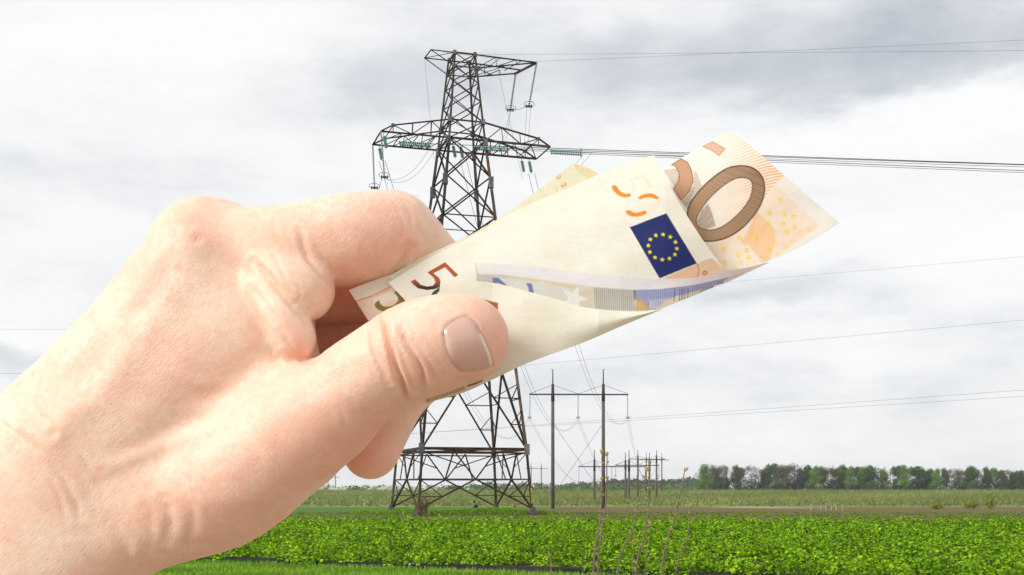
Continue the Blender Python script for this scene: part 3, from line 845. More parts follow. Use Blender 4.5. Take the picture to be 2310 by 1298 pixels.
# jumper loops on the tower
for s, lab in ((0, 'upper'), (.3, 'lower')):
    wire([ins['ub'] + Vector((0, 0, -.1)), tens['t2'] + Vector((s - .6, 0, -.1))], .012, f'thin jumper from the grey upper strings to the arm, {lab} of two', sag=.35 + s)
    wire([ins['lb'] + Vector((0, 0, -.1)), tens['t1'] + Vector((s * 1.5 + .1, 0, -.2))], .012, f'thin jumper loop from the left grey strings to the arm, {lab} of two', sag=.95 + s)
    wire([ins['ua'] + Vector((s - .15, 0, -.1)), arm_pt(1, 1, LEN - 1.1 + s, ZW)], .012, f'thin drop wire from the upper right string to the arm, {lab} of two', sag=0)
    wire([tens['t3'] + Vector((.3 + s * 2, 0, 0)), ins['g6'] + Vector((.6 + s, .2, -3.0))], .012, f'thin drop wire right of the right arm tip, {lab} of two', sag=0)
wire([ins['ua'] + Vector((-.2, 0, 0)), ins['ub'] + Vector((.2, 0, 0))], .018, 'short link wire between the two upper grey strings', sag=.1)
wire([ins['la'] + Vector((.2, 0, 0)), ins['lb'] + Vector((-.2, 0, 0))], .018, 'short link wire between the two left grey strings', sag=.4)
wire([LT[1], node(0, 27.5) + Vector((-1.0, 0, 0))], .010, 'hair thin earth wire dropping from the upper arm left end', sag=0)
wire([node(1, ZT - .6) + Vector((1.6, 0, 0)), node(1, ZW) + Vector((2.9, 0, -3))], .010, 'hair thin earth wire dropping right of the tower top', sag=0)

# ------------------------------------------------------------------ worker sitting in the field
def skinned(verts, edges, radii, name, sub=1, root=0):
    me = bpy.data.meshes.new(name); me.from_pydata([Vector(v) for v in verts], edges, [])
    o = bpy.data.objects.new(name, me); C.objects.link(o)
    o.modifiers.new('skin', 'SKIN')
    for k, r in enumerate(radii):
        me.skin_vertices[0].data[k].radius = (r, r) if not hasattr(r, '__len__') else r
    me.skin_vertices[0].data[root].use_root = True
    sb = o.modifiers.new('sub', 'SUBSURF'); sb.levels = sub; sb.render_levels = sub
    dg = bpy.context.evaluated_depsgraph_get()
    m2 = bpy.data.meshes.new_from_object(o.evaluated_get(dg))
    bpy.data.objects.remove(o)
    m2.polygons.foreach_set('use_smooth', np.ones(len(m2.polygons), dtype=bool))
    return m2
pv = [(0, 0, .34), (-.04, 0, .52), (-.14, 0, .74), (-.20, 0, .84), (-.27, -.01, .93), (-.30, -.01, 1.02),
      (-.15, -.18, .74), (-.25, -.20, .50), (-.42, -.12, .40), (-.15, .18, .74), (-.27, .20, .50), (-.44, .12, .42),
      (-.10, -.10, .36), (-.42, -.14, .50), (-.36, -.14, .10), (-.50, -.14, .05), (-.10, .10, .36), (-.44, .14, .48), (-.40, .14, .10), (-.54, .14, .05)]
pe = [(0, 1), (1, 2), (2, 3), (3, 4), (4, 5), (2, 6), (6, 7), (7, 8), (2, 9), (9, 10), (10, 11), (0, 12), (12, 13), (13, 14), (14, 15), (0, 16), (16, 17), (17, 18), (18, 19)]
pr = [.16, .16, .17, .07, .10, .09, .075, .06, .045, .075, .06, .045, .11, .085, .06, .05, .11, .085, .06, .05]
pm = skinned(pv, pe, pr, 'person')
jack = simple_mat('dark_blue_jacket', (.018, .030, .055), .8); trou = simple_mat('dark_trousers', (.022, .028, .04), .85); sk2 = simple_mat('worker_skin', (.30, .18, .13), .6)
pm.materials.clear()
for m in (jack, trou, sk2): pm.materials.append(m)
for p in pm.polygons:
    c = p.center
    p.material_index = 2 if (c.z > .80 and c.x < -.18) or (c.x < -.39 and .35 < c.z < .47 and abs(c.y) < .16 and c.z < .44) else (1 if c.z < .45 and not (abs(c.y) > .16 and c.x < -.2 and c.z > .42) else 0)
w = empty('person', (0, 0, 0)); wp = P3(1077, 0, 101); w.location = (wp.x, 101, float(gz(wp.x, 101)) - .02)
tag(w, 'person in dark blue clothes sitting bent forward in the field behind the tower', 'person')
w.rotation_euler = (0, 0, .25); w.scale = (.95, .95, .95)
link('body', pm, None, w)
capm = MB().lathe([(.115, 0), (.125, .05), (.105, .10), (.06, .135), (.01, .145)], 12, Matrix.Translation((-.285, -.01, .985)) @ Matrix.Rotation(-.5, 4, 'Y')); capm.box((-.40, -.01, .985), (.06, .07, .012), Matrix.Rotation(-.4, 3, 'Y')).build('cap', jack, w, True)
crate_m = simple_mat('crate_plastic', (.05, .055, .06), .6)
cr = MB().box((0, 0, .16), (.2, .15, .02)).box((-.19, 0, .08), (.015, .15, .08)).box((.19, 0, .08), (.015, .15, .08)).box((0, -.14, .08), (.18, .012, .08)).box((0, .14, .08), (.18, .012, .08)).build('seat_crate', crate_m)
cr.location = w.location + Vector((.02, 0, .02)); tag(cr, 'low dark crate the seated field worker sits on', 'crate')

# ------------------------------------------------------------------ dry bush at the near left tower foot
dry_m = simple_mat('dry_stems', (.16, .10, .06), .9)
db = MB(); p0 = node(0, 0)
for k in range(46):
    a = random.uniform(0, 2 * math.pi); h = random.uniform(.6, 1.9); sp_ = random.uniform(.1, .75)
    s = Vector((random.uniform(-.25, .35), random.uniform(-.3, .1), 0))
    e = s + Vector((math.cos(a) * sp_ + .15, math.sin(a) * sp_ * .6, h))
    db.tube([s, s.lerp(e, .5) + Vector((0, 0, .15)), e], [.022, .015, .006], 4, cap=False)
    for j in range(2):
        b0 = s.lerp(e, random.uniform(.4, .85)); db.tube([b0, b0 + Vector((random.uniform(-.25, .25), random.uniform(-.2, .2), random.uniform(.2, .45)))], [.01, .004], 3, cap=False)
r = tag(empty('dry_bush', p0 + Vector((.25, -.5, .12))), 'brown leafless bush growing round the near left foot of the tower', 'bush')
db.build('stems', dry_m, r)
# fresh yellow-green bush by the orchard on the right
for k, (px, hh, lab) in enumerate([(2232, 2.0, 'bright yellow green bush at the orchard foot near the right edge'), (2190, 1.1, 'low yellow bush left of the bright bush near the right edge'), (2112, .9, 'lowest yellowish bush at the orchard foot on the right')]):
    Y = 175; p = P3(px, 0, Y); z = float(ground_z(Y)); n = 420
    r = tag(empty('orchard_bush', (p.x, Y, z)), lab, 'bush')
    q = crown_quads((0, 0, hh * .55), (.95 if k == 0 else 1.4, .8, hh * .6), n, .13, shell=.25)
    m_ = quad_mesh('foliage', q, np.clip(.5 + .2 * rng.normal(size=n), 0, 1)); link('foliage', m_, TREE.setdefault('ym', leaf_mat('yellow_bush_leaves', [(0, (.13, .15, .02)), (.5, (.26, .27, .04)), (1, (.40, .38, .08))], .25, .8, .1)), r)
    MB().tube([(0, 0, -.05), (.02, 0, hh * .6)], .03, 5).build('stem', dry_m, r)

# ------------------------------------------------------------------ bare shoots close to the camera
shoot_m = simple_mat('shoot_bark', (.17, .135, .085), .8, var=.4, scale=60)
bud_m = simple_mat('bud_green', (.30, .28, .05), .6, var=.4, scale=150, col2=(.24, .16, .05))
shoots = [([(1338, 1298), (1356, 1157), (1358, 1026)], 7.5, 'tall bare shoot with many buds, left of the leftmost crossing pair'),
          ([(1348, 1298), (1367, 1126), (1369, 1030)], 6.5, 'tall bare shoot with reddish tip, right of the leftmost crossing pair'),
          ([(1393, 1298), (1425, 1203), (1440, 1141), (1457, 1065)], 6.5, 'leaning bare shoot whose tip crosses the tall budded shoot'),
          ([(1434, 1298), (1455, 1203), (1463, 1126), (1465, 1049)], 6.5, 'tall bare shoot with the densest buds in the middle of the group'),
          ([(1455, 1298), (1465, 1222), (1466, 1184)], 4.5, 'shorter thin shoot right of the tall budded shoot'),
          ([(1492, 1298), (1517, 1187), (1536, 1107), (1545, 1064)], 6.8, 'leaning bare shoot with orange tip in front of the dark wood'),
          ([(1525, 1298), (1548, 1230), (1560, 1145)], 5.0, 'rightmost thin bare shoot in front of the crop'),
          ([(1428, 1298), (1431, 1214)], 4.5, 'shortest upright shoot between two leaning shoots'),
          ([(1244, 1298), (1240, 1256)], 4.0, 'lone short reddish shoot by the lower edge under the large pole')]
for k, (pp, wpx, lab) in enumerate(shoots):
    Y = 5.0 + .12 * ((k * 3) % 5)
    S = Y / FPX
    top = [P3(px, py, Y + .05 * i) for i, (px, py) in enumerate(pp)]
    d = (top[0] - top[1]).normalized()
    root = Vector((top[0].x + d.x * .25 + (random.random() - .5) * .04, Y + .03, 0.0))
    mid = root.lerp(top[0], .55) + Vector((d.x * .04, 0, 0))
    path = [root, mid] + top
    # smooth the path
    P = [Vector(p) for p in path]; out = []
    for i in range(len(P) - 1):
        a0, a1, a2, a3 = P[max(i - 1, 0)], P[i], P[i + 1], P[min(i + 2, len(P) - 1)]
        for t in np.linspace(0, 1, 8, endpoint=False):
            out.append(.5 * ((2 * a1) + (a2 - a0) * t + (2 * a0 - 5 * a1 + 4 * a2 - a3) * t * t + (3 * a1 - a0 - 3 * a2 + a3) * t ** 3) + Vector((random.uniform(-1, 1), 0, 0)) * .0022)
    out.append(P[-1])
    n = len(out)
    r = tag(empty('bare_shoot', root), lab, 'plant shoot', 'bare shoots in the foreground')
    out = [p - root for p in out]
    rad = [wpx * S * .38 * (1.25 - .85 * (i / (n - 1)) ** 1.5) for i in range(n)]
    MB().tube(out, rad, 7).build('stem', shoot_m, r, True)
    def bud(p, dr, L, R):
        M = Matrix.Translation(p) @ frame_from(dr)
        MB().lathe([(R * .3, 0), (R, L * .3), (R * .85, L * .6), (R * .15, L)], 6, M).build('bud', bud_m, r, True)
    tipd = (out[-1] - out[-3]).normalized()
    for a in (-.32, .05, .35): bud(out[-1], tipd + Vector((a, random.uniform(-.2, .2), 0)), random.uniform(9, 16) * S, random.uniform(1.8, 2.8) * S)
    j = n - 3; s = 1
    while j > n * .45:
        for sg in (s, -s):
            if random.random() < .7: bud(out[j], Vector((sg * random.uniform(.4, .9), random.uniform(-.6, .3), .9)), random.uniform(6, 12) * S, random.uniform(1.6, 2.9) * S)
        s = -s; j -= random.choice((2, 3, 3))
# ------------------------------------------------------------------ hand (built as one closed surface, millimetres, then metres)
D0 = 300.0
def HP(px, py, z=0.0):
    """photo pixel at z mm nearer than the reference plane -> mm in the hand frame (x right, y up, z towards the camera)"""
    d = D0 - z
    return np.array([(px - CX) * d / FPX, (HROW - py) * d / FPX, z])
def HR(r, z=0.0): return r * (D0 - z) / FPX
def toW(p):
    p = np.asarray(p, float)
    return np.stack([p[..., 0] / 1000, (D0 - p[..., 2]) / 1000, CAMH + p[..., 1] / 1000], -1)

h = .58
xs = np.concatenate([-172 - np.cumsum(np.linspace(h, 3.2, 60))[::-1], np.arange(-172, 3.5, h)]).astype(np.float32)
yy = np.concatenate([-36 - np.cumsum(np.linspace(h, 3.2, 60))[::-1], np.arange(-36, 80, h)]).astype(np.float32)
zs = np.concatenate([np.arange(-70, 34, h), 34 + np.cumsum(np.linspace(h, 3.0, 30))]).astype(np.float32)
shape = (len(xs), len(yy), len(zs))
def smin(a, b_, k):
    hh = np.maximum(k - np.abs(a - b_), 0) / k
    return np.minimum(a, b_) - hh * hh * k * .25
def new_field(): return np.full(shape, 60.0, np.float32)
def add_capsule(Fd, a, b_, ra, rb, k, flat=1.0, pad=4.0):
    m = max(ra, rb) + k + pad * 1.6
    lo = np.minimum(a, b_) - m; hi = np.maximum(a, b_) + m
    sl = []
    for ax, l, u in zip((xs, yy, zs), lo, hi):
        i0 = max(int(np.searchsorted(ax, l)) - 1, 0); i1 = min(int(np.searchsorted(ax, u)) + 1, len(ax)); sl.append(slice(i0, i1))
    if any(s.stop <= s.start for s in sl): return
    sl = tuple(sl)
    X = xs[sl[0]][:, None, None] - a[0]; Y = yy[sl[1]][None, :, None] - a[1]; Z = zs[sl[2]][None, None, :] - a[2]
    ba = b_ - a
    t = np.clip((X * ba[0] + Y * ba[1] + Z * ba[2]) / max(float(ba @ ba), 1e-6), 0, 1)
    dx, dy, dz = X - t * ba[0], Y - t * ba[1], (Z - t * ba[2]) / flat
    d = np.sqrt(dx * dx + dy * dy + dz * dz) - (ra + (rb - ra) * t)
    Fd[sl] = smin(Fd[sl], d.astype(np.float32), k)
def chain(Fd, pts, k, flat=1.0, smooth=3):
    """pts: (px, py, z, r_px); catmull-rom through them"""
    P = np.array([np.append(HP(px, py, z), HR(r, z)) for px, py, z, r in pts])
    out = []
    for i in range(len(P) - 1):
        p0, p1, p2, p3 = P[max(i - 1, 0)], P[i], P[i + 1], P[min(i + 2, len(P) - 1)]
        for t in np.linspace(0, 1, smooth, endpoint=False):
            out.append(.5 * (2 * p1 + (p2 - p0) * t + (2 * p0 - 5 * p1 + 4 * p2 - p3) * t * t + (3 * p1 - p0 - 3 * p2 + p3) * t ** 3))
    out.append(P[-1])
    g = new_field()
    for a, b_ in zip(out[:-1], out[1:]):
        add_capsule(g, a[:3], b_[:3], a[3], b_[3], 1.2, flat, k + 5)
    np.copyto(Fd, smin(Fd, g, k))
def poly_dist(poly, X, Y):
    """signed distance to a polygon, negative inside (X, Y arrays)"""
    d = np.full(X.shape, 1e9); ins_ = np.zeros(X.shape, bool)
    n = len(poly)
    for i in range(n):
        x0, y0 = poly[i]; x1, y1 = poly[(i + 1) % n]
        ex, ey = x1 - x0, y1 - y0
        wx, wy = X - x0, Y - y0
        t = np.clip((wx * ex + wy * ey) / max(ex * ex + ey * ey, 1e-9), 0, 1)
        d = np.minimum(d, (wx - ex * t) ** 2 + (wy - ey * t) ** 2)
        if y1 != y0:
            c_ = (y0 > Y) != (y1 > Y)
            ins_ ^= c_ & (X < (x1 - x0) * (Y - y0) / (y1 - y0) + x0)
    d = np.sqrt(d)
    return np.where(ins_, -d, d)
def smooth_poly(pts, it=2):
    P = [np.array(p, float) for p in pts]
    for _ in range(it):
        Q = []
        for i in range(len(P)):
            a, b_ = P[i], P[(i + 1) % len(P)]
            Q += [a * .75 + b_ * .25, a * .25 + b_ * .75]
        P = Q
    return P

body_px = [(-200, 1130), (-100, 1005), (0, 893), (130, 755), (260, 614), (325, 545), (368, 500), (398, 474), (432, 463), (478, 468), (545, 476), (610, 482), (660, 500), (690, 560),
           (690, 640), (660, 720), (690, 800), (752, 860), (800, 930), (785, 1020), (736, 1082), (692, 1112), (645, 1148), (590, 1193), (522, 1236), (461, 1254), (405, 1270), (340, 1284), (262, 1308), (200, 1350), (140, 1430), (60, 1560)]
zc = -9.0
bp = [HP(x, y, -2)[:2] for x, y in body_px]
bp = smooth_poly([tuple(p) for p in bp], 2)
GX, GY = np.meshgrid(xs, yy, indexing='ij')
d2 = poly_dist(bp, GX, GY).astype(np.float32)
T = 13.5
# the back of the hand leans: deeper towards the knuckle edge, nearer at the ball of the thumb
zc2 = (zc - 2.0 + .05 * (-(GY - 20)) + .0 * GX).astype(np.float32)
Fb = np.empty(shape, np.float32)
R_ = 13.5
for k in range(len(zs)):
    qx = np.maximum(d2 + R_, 0); qz = np.maximum(np.abs(zs[k] - zc2) - T + R_, 0)
    Fb[:, :, k] = np.sqrt(qx * qx + qz * qz) - R_ + np.minimum(np.maximum(d2 + R_, np.abs(zs[k] - zc2) - T + R_), 0)
# forearm running out of the picture towards the viewer
def fore(pts, k):
    g = new_field()
    P = [np.append(HP(*p[:3]), HR(p[3], p[2])) for p in pts]
    for a, b_ in zip(P[:-1], P[1:]): add_capsule(g, a[:3], b_[:3], a[3], b_[3], 4.0, .58, k + 5)
    np.copyto(Fb, smin(Fb, g, k))
fore([(460, 800, -14, 130), (330, 930, -12, 185), (215, 1045, -9, 222), (80, 1170, -8, 245), (-110, 1390, -4, 275), (-330, 1700, 6, 320), (-620, 2080, 22, 350), (-760, 2260, 32, 340)], 10)
# relief of the back of the hand
chain(Fb, [(150, 1010, -6, 95), (300, 800, -4, 95), (440, 600, -5, 95), (470, 560, -8, 92)], 14)
chain(Fb, [(430, 544, -9, 80), (470, 554, -6, 80)], 4)
chain(Fb, [(380, 900, -7, 130), (500, 800, -6, 118), (585, 745, -5, 80)], 18)
chain(Fb, [(350, 1140, -6, 92), (480, 1085, -3, 108), (610, 1010, 2, 110), (720, 940, 6, 102)], 9)
chain(Fb, [(690, 975, 6, 84), (760, 930, 8, 90)], 8)
# index finger
Fi = new_field()
chain(Fi, [(440, 565, -6, 94), (540, 562, -4, 88), (640, 556, -3, 88), (720, 549, -3, 95), (790, 541, -4, 99), (850, 533, -6, 96), (893, 528, -8, 88)], 1.0)
chain(Fi, [(888, 522, -8, 82), (940, 568, -12, 79), (1000, 630, -16, 72), (1050, 700, -17, 66), (1075, 750, -17, 58)], 3.0)
# pads at the base of the index finger
Fl = new_field()
chain(Fl, [(560, 560, -2, 62), (620, 608, 2, 62), (668, 645, 4, 67), (690, 656, 3, 66)], 1.0)
Fl3 = new_field()
chain(Fl3, [(585, 640, 3, 44), (632, 702, 7, 46), (664, 765, 7, 48)], 1.0)
# other fingers curled behind
Fm = new_field()
chain(Fm, [(540, 650, -28, 92), (720, 640, -35, 92), (880, 640, -36, 88), (975, 690, -34, 78), (995, 770, -31, 70), (960, 830, -29, 66), (900, 890, -27, 64), (858, 970, -25, 63), (836, 1020, -24, 62)], 1.0)
Fr = new_field()
chain(Fr, [(520, 775, -45, 100), (720, 775, -51, 96), (870, 775, -51, 84), (920, 810, -50, 70), (900, 850, -48, 58)], 1.0)
chain(Fr, [(520, 880, -50, 80), (700, 880, -54, 76), (800, 870, -54, 62), (820, 880, -54, 52)], 1.0)
chain(Fb, [(300, 960, -24, 150), (420, 830, -28, 150), (520, 740, -28, 120)], 10)
chain(Fb, [(330, 1010, -36, 120), (480, 860, -40, 110)], 10)
chain(Fr, [(480, 960, -28, 110), (640, 945, -32, 95), (760, 915, -36, 70), (820, 880, -40, 60)], 6.0)  # unseen palm bulge added to keep ground light out of the fist
# thumb
Ft = new_field()
chain(Ft, [(520, 1085, -2, 105), (640, 1000, 3, 108), (735, 935, 8, 106), (805, 872, 12, 102), (880, 819, 15, 99.5), (925, 797, 16, 102), (965, 783, 17, 105), (1012, 769, 16.5, 101), (1052, 766, 16, 95)], 1.0)
F_ = smin(Fb, Fl3, 1.6)
F_ = smin(F_, Fl, 1.2)
F_ = smin(F_, Fi, 1.8)
F_ = smin(F_, Fr, 4.0)
F_ = smin(F_, Fm, 1.5)
# the thumb must not melt into the finger behind it: blend only near its root
blend = np.interp(xs, [HP(640, 0)[0], HP(800, 0)[0]], [9.0, 1.2]).astype(np.float32)[:, None, None]
F_ = smin(F_, Ft, blend)

def surface_nets(Fd, ax):
    S = Fd < 0
    n0, n1, n2 = Fd.shape
    cnt_ = np.zeros((n0 - 1, n1 - 1, n2 - 1), np.uint8)
    for i in (0, 1):
        for j in (0, 1):
            for k in (0, 1):
                cnt_ += S[i:n0 - 1 + i, j:n1 - 1 + j, k:n2 - 1 + k]
    act = np.argwhere((cnt_ > 0) & (cnt_ < 8))
    ids = np.full(cnt_.shape, -1, np.int32); ids[tuple(act.T)] = np.arange(len(act))
    acc = np.zeros((len(act), 3)); num = np.zeros(len(act))
    corner = [(i, j, k) for i in (0, 1) for j in (0, 1) for k in (0, 1)]
    val = {c_: Fd[act[:, 0] + c_[0], act[:, 1] + c_[1], act[:, 2] + c_[2]] for c_ in corner}
    def pos_(c_): return np.stack([ax[a][act[:, a] + c_[a]] for a in range(3)], 1)
    for c_ in corner:
        for a in range(3):
            if c_[a] == 0:
                e = list(c_); e[a] = 1; e = tuple(e)
                va, vb = val[c_], val[e]
                m = (va < 0) != (vb < 0)
                t = np.where(m, va / np.where(m, va - vb, 1), 0)[:, None]
                acc += np.where(m[:, None], pos_(c_) * (1 - t) + pos_(e) * t, 0); num += m
    Vv = acc / num[:, None]
    faces = []
    for a in range(3):
        b_, c_ = (a + 1) % 3, (a + 2) % 3
        sl0 = [slice(None)] * 3; sl1 = [slice(None)] * 3
        sl0[a] = slice(0, -1); sl1[a] = slice(1, None)
        for q in (b_, c_): sl0[q] = slice(1, -1); sl1[q] = slice(1, -1)
        s0, s1_ = S[tuple(sl0)], S[tuple(sl1)]
        e = np.argwhere(s0 != s1_); fl = s0[tuple(e.T)]
        e[:, b_] += 1; e[:, c_] += 1
        def cell(db, dc):
            q = e.copy(); q[:, b_] -= db; q[:, c_] -= dc
            return ids[tuple(q.T)]
        quad = np.stack([cell(1, 1), cell(0, 1), cell(0, 0), cell(1, 0)], 1)
        quad[~fl] = quad[~fl][:, ::-1]
        faces.append(quad)
    return Vv, np.concatenate(faces)
HV, HF = surface_nets(F_, (xs, yy, zs))
del Fb, Fi, Fl, Fl3, Fm, Fr, Ft, F_

# ---- normals, photo coordinates, creases
def vnormals(V, F):
    e1 = V[F[:, 2]] - V[F[:, 0]]; e2 = V[F[:, 3]] - V[F[:, 1]]
    fn = np.cross(e1, e2); n = np.zeros_like(V)
    for k in range(4): np.add.at(n, F[:, k], fn)
    return n / np.maximum(np.linalg.norm(n, axis=1, keepdims=True), 1e-9)
def to_px(V):
    d = D0 - V[:, 2]
    return CX + V[:, 0] * FPX / d, HROW - V[:, 1] * FPX / d
def smooth_verts(V, F, it=2, lam=.5):
    E = np.concatenate([F[:, [0, 1]], F[:, [1, 2]], F[:, [2, 3]], F[:, [3, 0]]])
    deg = np.bincount(E.ravel(), minlength=len(V)).astype(float)[:, None]
    for _ in range(it):
        s = np.zeros_like(V)
        np.add.at(s, E[:, 0], V[E[:, 1]]); np.add.at(s, E[:, 1], V[E[:, 0]])
        V = V + lam * (s / deg - V)
    return V
HV = smooth_verts(HV, HF, 3)
HN = vnormals(HV, HF)
base_bvh = BVHTree.FromPolygons([tuple(v) for v in HV], HF.tolist())
PX, PY = to_px(HV)
def line_dist(pts, X, Y):
    d = np.full(X.shape, 1e9)
    for (x0, y0), (x1, y1) in zip(pts[:-1], pts[1:]):
        ex, ey = x1 - x0, y1 - y0
        t = np.clip(((X - x0) * ex + (Y - y0) * ey) / max(ex * ex + ey * ey, 1e-9), 0, 1)
        d = np.minimum(d, (X - x0 - ex * t) ** 2 + (Y - y0 - ey * t) ** 2)
    return np.sqrt(d)
nail_px = [(1001, 754), (1004, 742), (1012, 731), (1028, 722), (1044, 716), (1056, 713), (1067, 722), (1077, 738), (1086, 755), (1095, 774), (1103, 793), (1109, 812), (1110, 826), (1094, 834), (1070, 838), (1048, 840), (1036, 836), (1024, 826), (1014, 808), (1006, 785)]
creases = [  # points, width px, depth mm (positive carves)
    ([(869, 716), (877, 764), (892, 825), (906, 859), (921, 905)], 6.5, 1.4), ([(905, 745), (926, 788), (950, 832), (957, 885)], 6, 1.1), ([(838, 731), (840, 778), (856, 825), (876, 862)], 6, .55),
    ([(932, 770), (970, 825), (981, 862)], 5, .45), ([(959, 755), (994, 820)], 5, .16), ([(820, 750), (828, 800), (850, 850)], 5, .18), ([(886, 735), (902, 780), (918, 830), (938, 892)], 4, .25), ([(850, 730), (862, 790), (880, 840)], 4, .2),
    ([(889, 740), (905, 800), (925, 862), (935, 900)], 12, -.35), ([(855, 730), (862, 790), (890, 860)], 10, -.25),
    ([(944, 810), (966, 860)], 4, .2),
    ([(-20, 950), (0, 958), (60, 995), (106, 1036), (152, 1096), (182, 1165)], 9, .42), ([(86, 928), (152, 995), (198, 1050), (236, 1105)], 7, .22), ([(20, 985), (70, 1030), (120, 1090), (150, 1170)], 7, .18),
    ([(372, 1130), (384, 1180), (366, 1240)], 12, .45), ([(330, 1150), (345, 1210), (325, 1272)], 13, .3), ([(432, 1120), (436, 1180), (420, 1245)], 11, .22), ([(395, 1215), (430, 1228), (480, 1230)], 9, .2), ([(250, 1180), (285, 1240), (296, 1290)], 13, .3), ([(480, 1150), (500, 1190), (495, 1235)], 12, .15),
    ([(575, 590), (610, 628), (640, 668), (668, 700), (700, 730)], 7, .8), ([(610, 560), (640, 620), (660, 662)], 5, .2),
    ([(676, 520), (684, 555), (694, 578), (716, 605), (752, 642)], 7, .55), ([(715, 560), (725, 580), (745, 600), (752, 635)], 5, .3), ([(570, 650), (600, 690), (630, 735), (655, 780), (690, 812)], 7, .55), ([(640, 800), (680, 812), (725, 805)], 7, .6),
    ([(615, 505), (640, 560)], 6, .14), ([(926, 560), (915, 582), (896, 614)], 9, .8), ([(690, 700), (720, 690), (745, 672)], 4, .12), ([(655, 640), (675, 650), (676, 670), (660, 690)], 4, .18),
    ([(640, 850), (700, 822), (720, 808)], 5, .3), ([(700, 540), (760, 600)], 5, .12), ([(905, 450), (925, 480), (930, 520)], 4, .12), ([(880, 445), (905, 490), (915, 530)], 4, .1),
    ([(445, 540), (350, 690), (230, 850), (120, 980)], 34, -.75), ([(400, 520), (300, 640), (150, 800)], 30, -.55), ([(395, 600), (300, 740), (190, 880)], 26, .45), ([(560, 900), (470, 960), (360, 1010), (230, 1060)], 16, -.35), ([(600, 830), (520, 900), (430, 930)], 14, -.22), ([(700, 880), (760, 850), (800, 835)], 20, .25), ([(330, 800), (420, 860), (520, 870)], 14, -.2), ([(790, 905), (805, 930), (812, 955)], 6, .2), ([(765, 920), (776, 948), (780, 975)], 6, .2), (nail_px[:8], 3.5, .35), (nail_px[12:] + nail_px[:1], 3.5, .3), (nail_px[7:13], 3.5, .25)]
disp = np.zeros(len(HV)); front = np.clip((HN[:, 2] - .05) / .35, 0, 1) * (HV[:, 2] > -16)
for pts, wpx, dep in creases:
    pts = [np.array(p, float) for p in pts]
    Q_ = [pts[0]]
    for i in range(len(pts) - 1):   # round the corners
        p0, p1, p2, p3 = pts[max(i - 1, 0)], pts[i], pts[i + 1], pts[min(i + 2, len(pts) - 1)]
        for t in (.25, .5, .75, 1): Q_.append(.5 * (2 * p1 + (p2 - p0) * t + (2 * p0 - 5 * p1 + 4 * p2 - p3) * t * t + (3 * p1 - p0 - 3 * p2 + p3) * t ** 3))
    bx0 = min(q[0] for q in Q_) - 4 * wpx; bx1 = max(q[0] for q in Q_) + 4 * wpx; by0 = min(q[1] for q in Q_) - 4 * wpx; by1 = max(q[1] for q in Q_) + 4 * wpx
    s = np.where((PX > bx0) & (PX < bx1) & (PY > by0) & (PY < by1) & (front > 0))[0]
    if not len(s): continue
    d = line_dist([tuple(q) for q in Q_], PX[s], PY[s])
    # fade towards both ends
    e = np.minimum(np.hypot(PX[s] - Q_[0][0], PY[s] - Q_[0][1]), np.hypot(PX[s] - Q_[-1][0], PY[s] - Q_[-1][1]))
    fade = np.clip(e / 22 + .15, 0, 1) if not (len(pts) > 4 and pts[0][0] > 1000) else 1
    disp[s] += -dep * np.exp(-(d / wpx) ** 2) * front[s] * fade + dep * .28 * np.exp(-((d - wpx * 2.1) / (wpx * 1.1)) ** 2) * front[s] * fade
# uneven flesh
lump = np.array([mnoise.noise(Vector(v) * .055) * .35 + mnoise.noise(Vector(v) * .16) * .12 for v in HV])
HV2 = HV + HN * (disp + lump)[:, None]
# pigment: redder over knuckles, finger ends and the ball of the thumb
red = np.zeros(len(HV))
for px, py, r, a in [(440, 500, 70, .45), (330, 610, 60, .30), (900, 470, 90, .35), (820, 590, 90, .45), (760, 640, 40, .4), (730, 980, 120, .40), (620, 1080, 120, .25), (1130, 770, 60, .65), (1060, 690, 70, .35), (1060, 850, 60, .4), (880, 1000, 90, .35), (820, 1040, 70, .3), (930, 760, 90, .25), (690, 790, 40, .35), (250, 920, 200, .1), (380, 1190, 90, .3), (500, 1120, 100, .2), (660, 600, 50, .2)]:
    red += a * np.exp(-((PX - px) / r) ** 2 - ((PY - py) / r) ** 2)
deepf = np.clip((-16 - HV[:, 2]) / 6, 0, 1) * (PY < 860); red += .45 * deepf      # shade of the fist hollow painted in as a deeper red
hand_me = raw_mesh('hand', toW(HV2), HF, True, {'redness': np.clip(red, 0, 1)})

sk = bpy.data.materials.new('skin'); sk.use_nodes = True
N = NT(sk.node_tree); b = N.n['Principled BSDF']
oc = N.new('ShaderNodeTexCoord').outputs['Object']
at = N.new('ShaderNodeAttribute', attribute_name='redness').outputs['Fac']
mott = N.noise(oc, 55, 5, .6); fine = N.noise(oc, 420, 4, .6)
basec = N.mix(N.ramp(mott, [(.42, 0), (.58, 1)]), (.87, .675, .525, 1), (.84, .59, .44, 1))
basec = N.mix(N.m('MULTIPLY', N.ramp(fine, [(.42, 0), (.66, 1)]), .42), basec, (.80, .47, .36, 1))
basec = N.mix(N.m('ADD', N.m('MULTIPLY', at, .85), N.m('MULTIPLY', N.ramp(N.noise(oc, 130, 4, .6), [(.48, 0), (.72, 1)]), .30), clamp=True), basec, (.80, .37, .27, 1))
N.l.new(basec, b.inputs['Base Color'])
b.inputs['Roughness'].default_value = .48
b.inputs['Specular IOR Level'].default_value = .35
b.inputs['Subsurface Weight'].default_value = .35
b.inputs['Subsurface Radius'].default_value = (1, .36, .2)
b.inputs['Subsurface Scale'].default_value = .0028
vor = N.new('ShaderNodeTexVoronoi', feature='DISTANCE_TO_EDGE'); vor.inputs['Scale'].default_value = 1100
wv_ = N.mapping(oc, (1, 1, 1), (0, math.radians(43), 0)); wv2 = N.mapping(wv_, (.42, 1, 1.0))
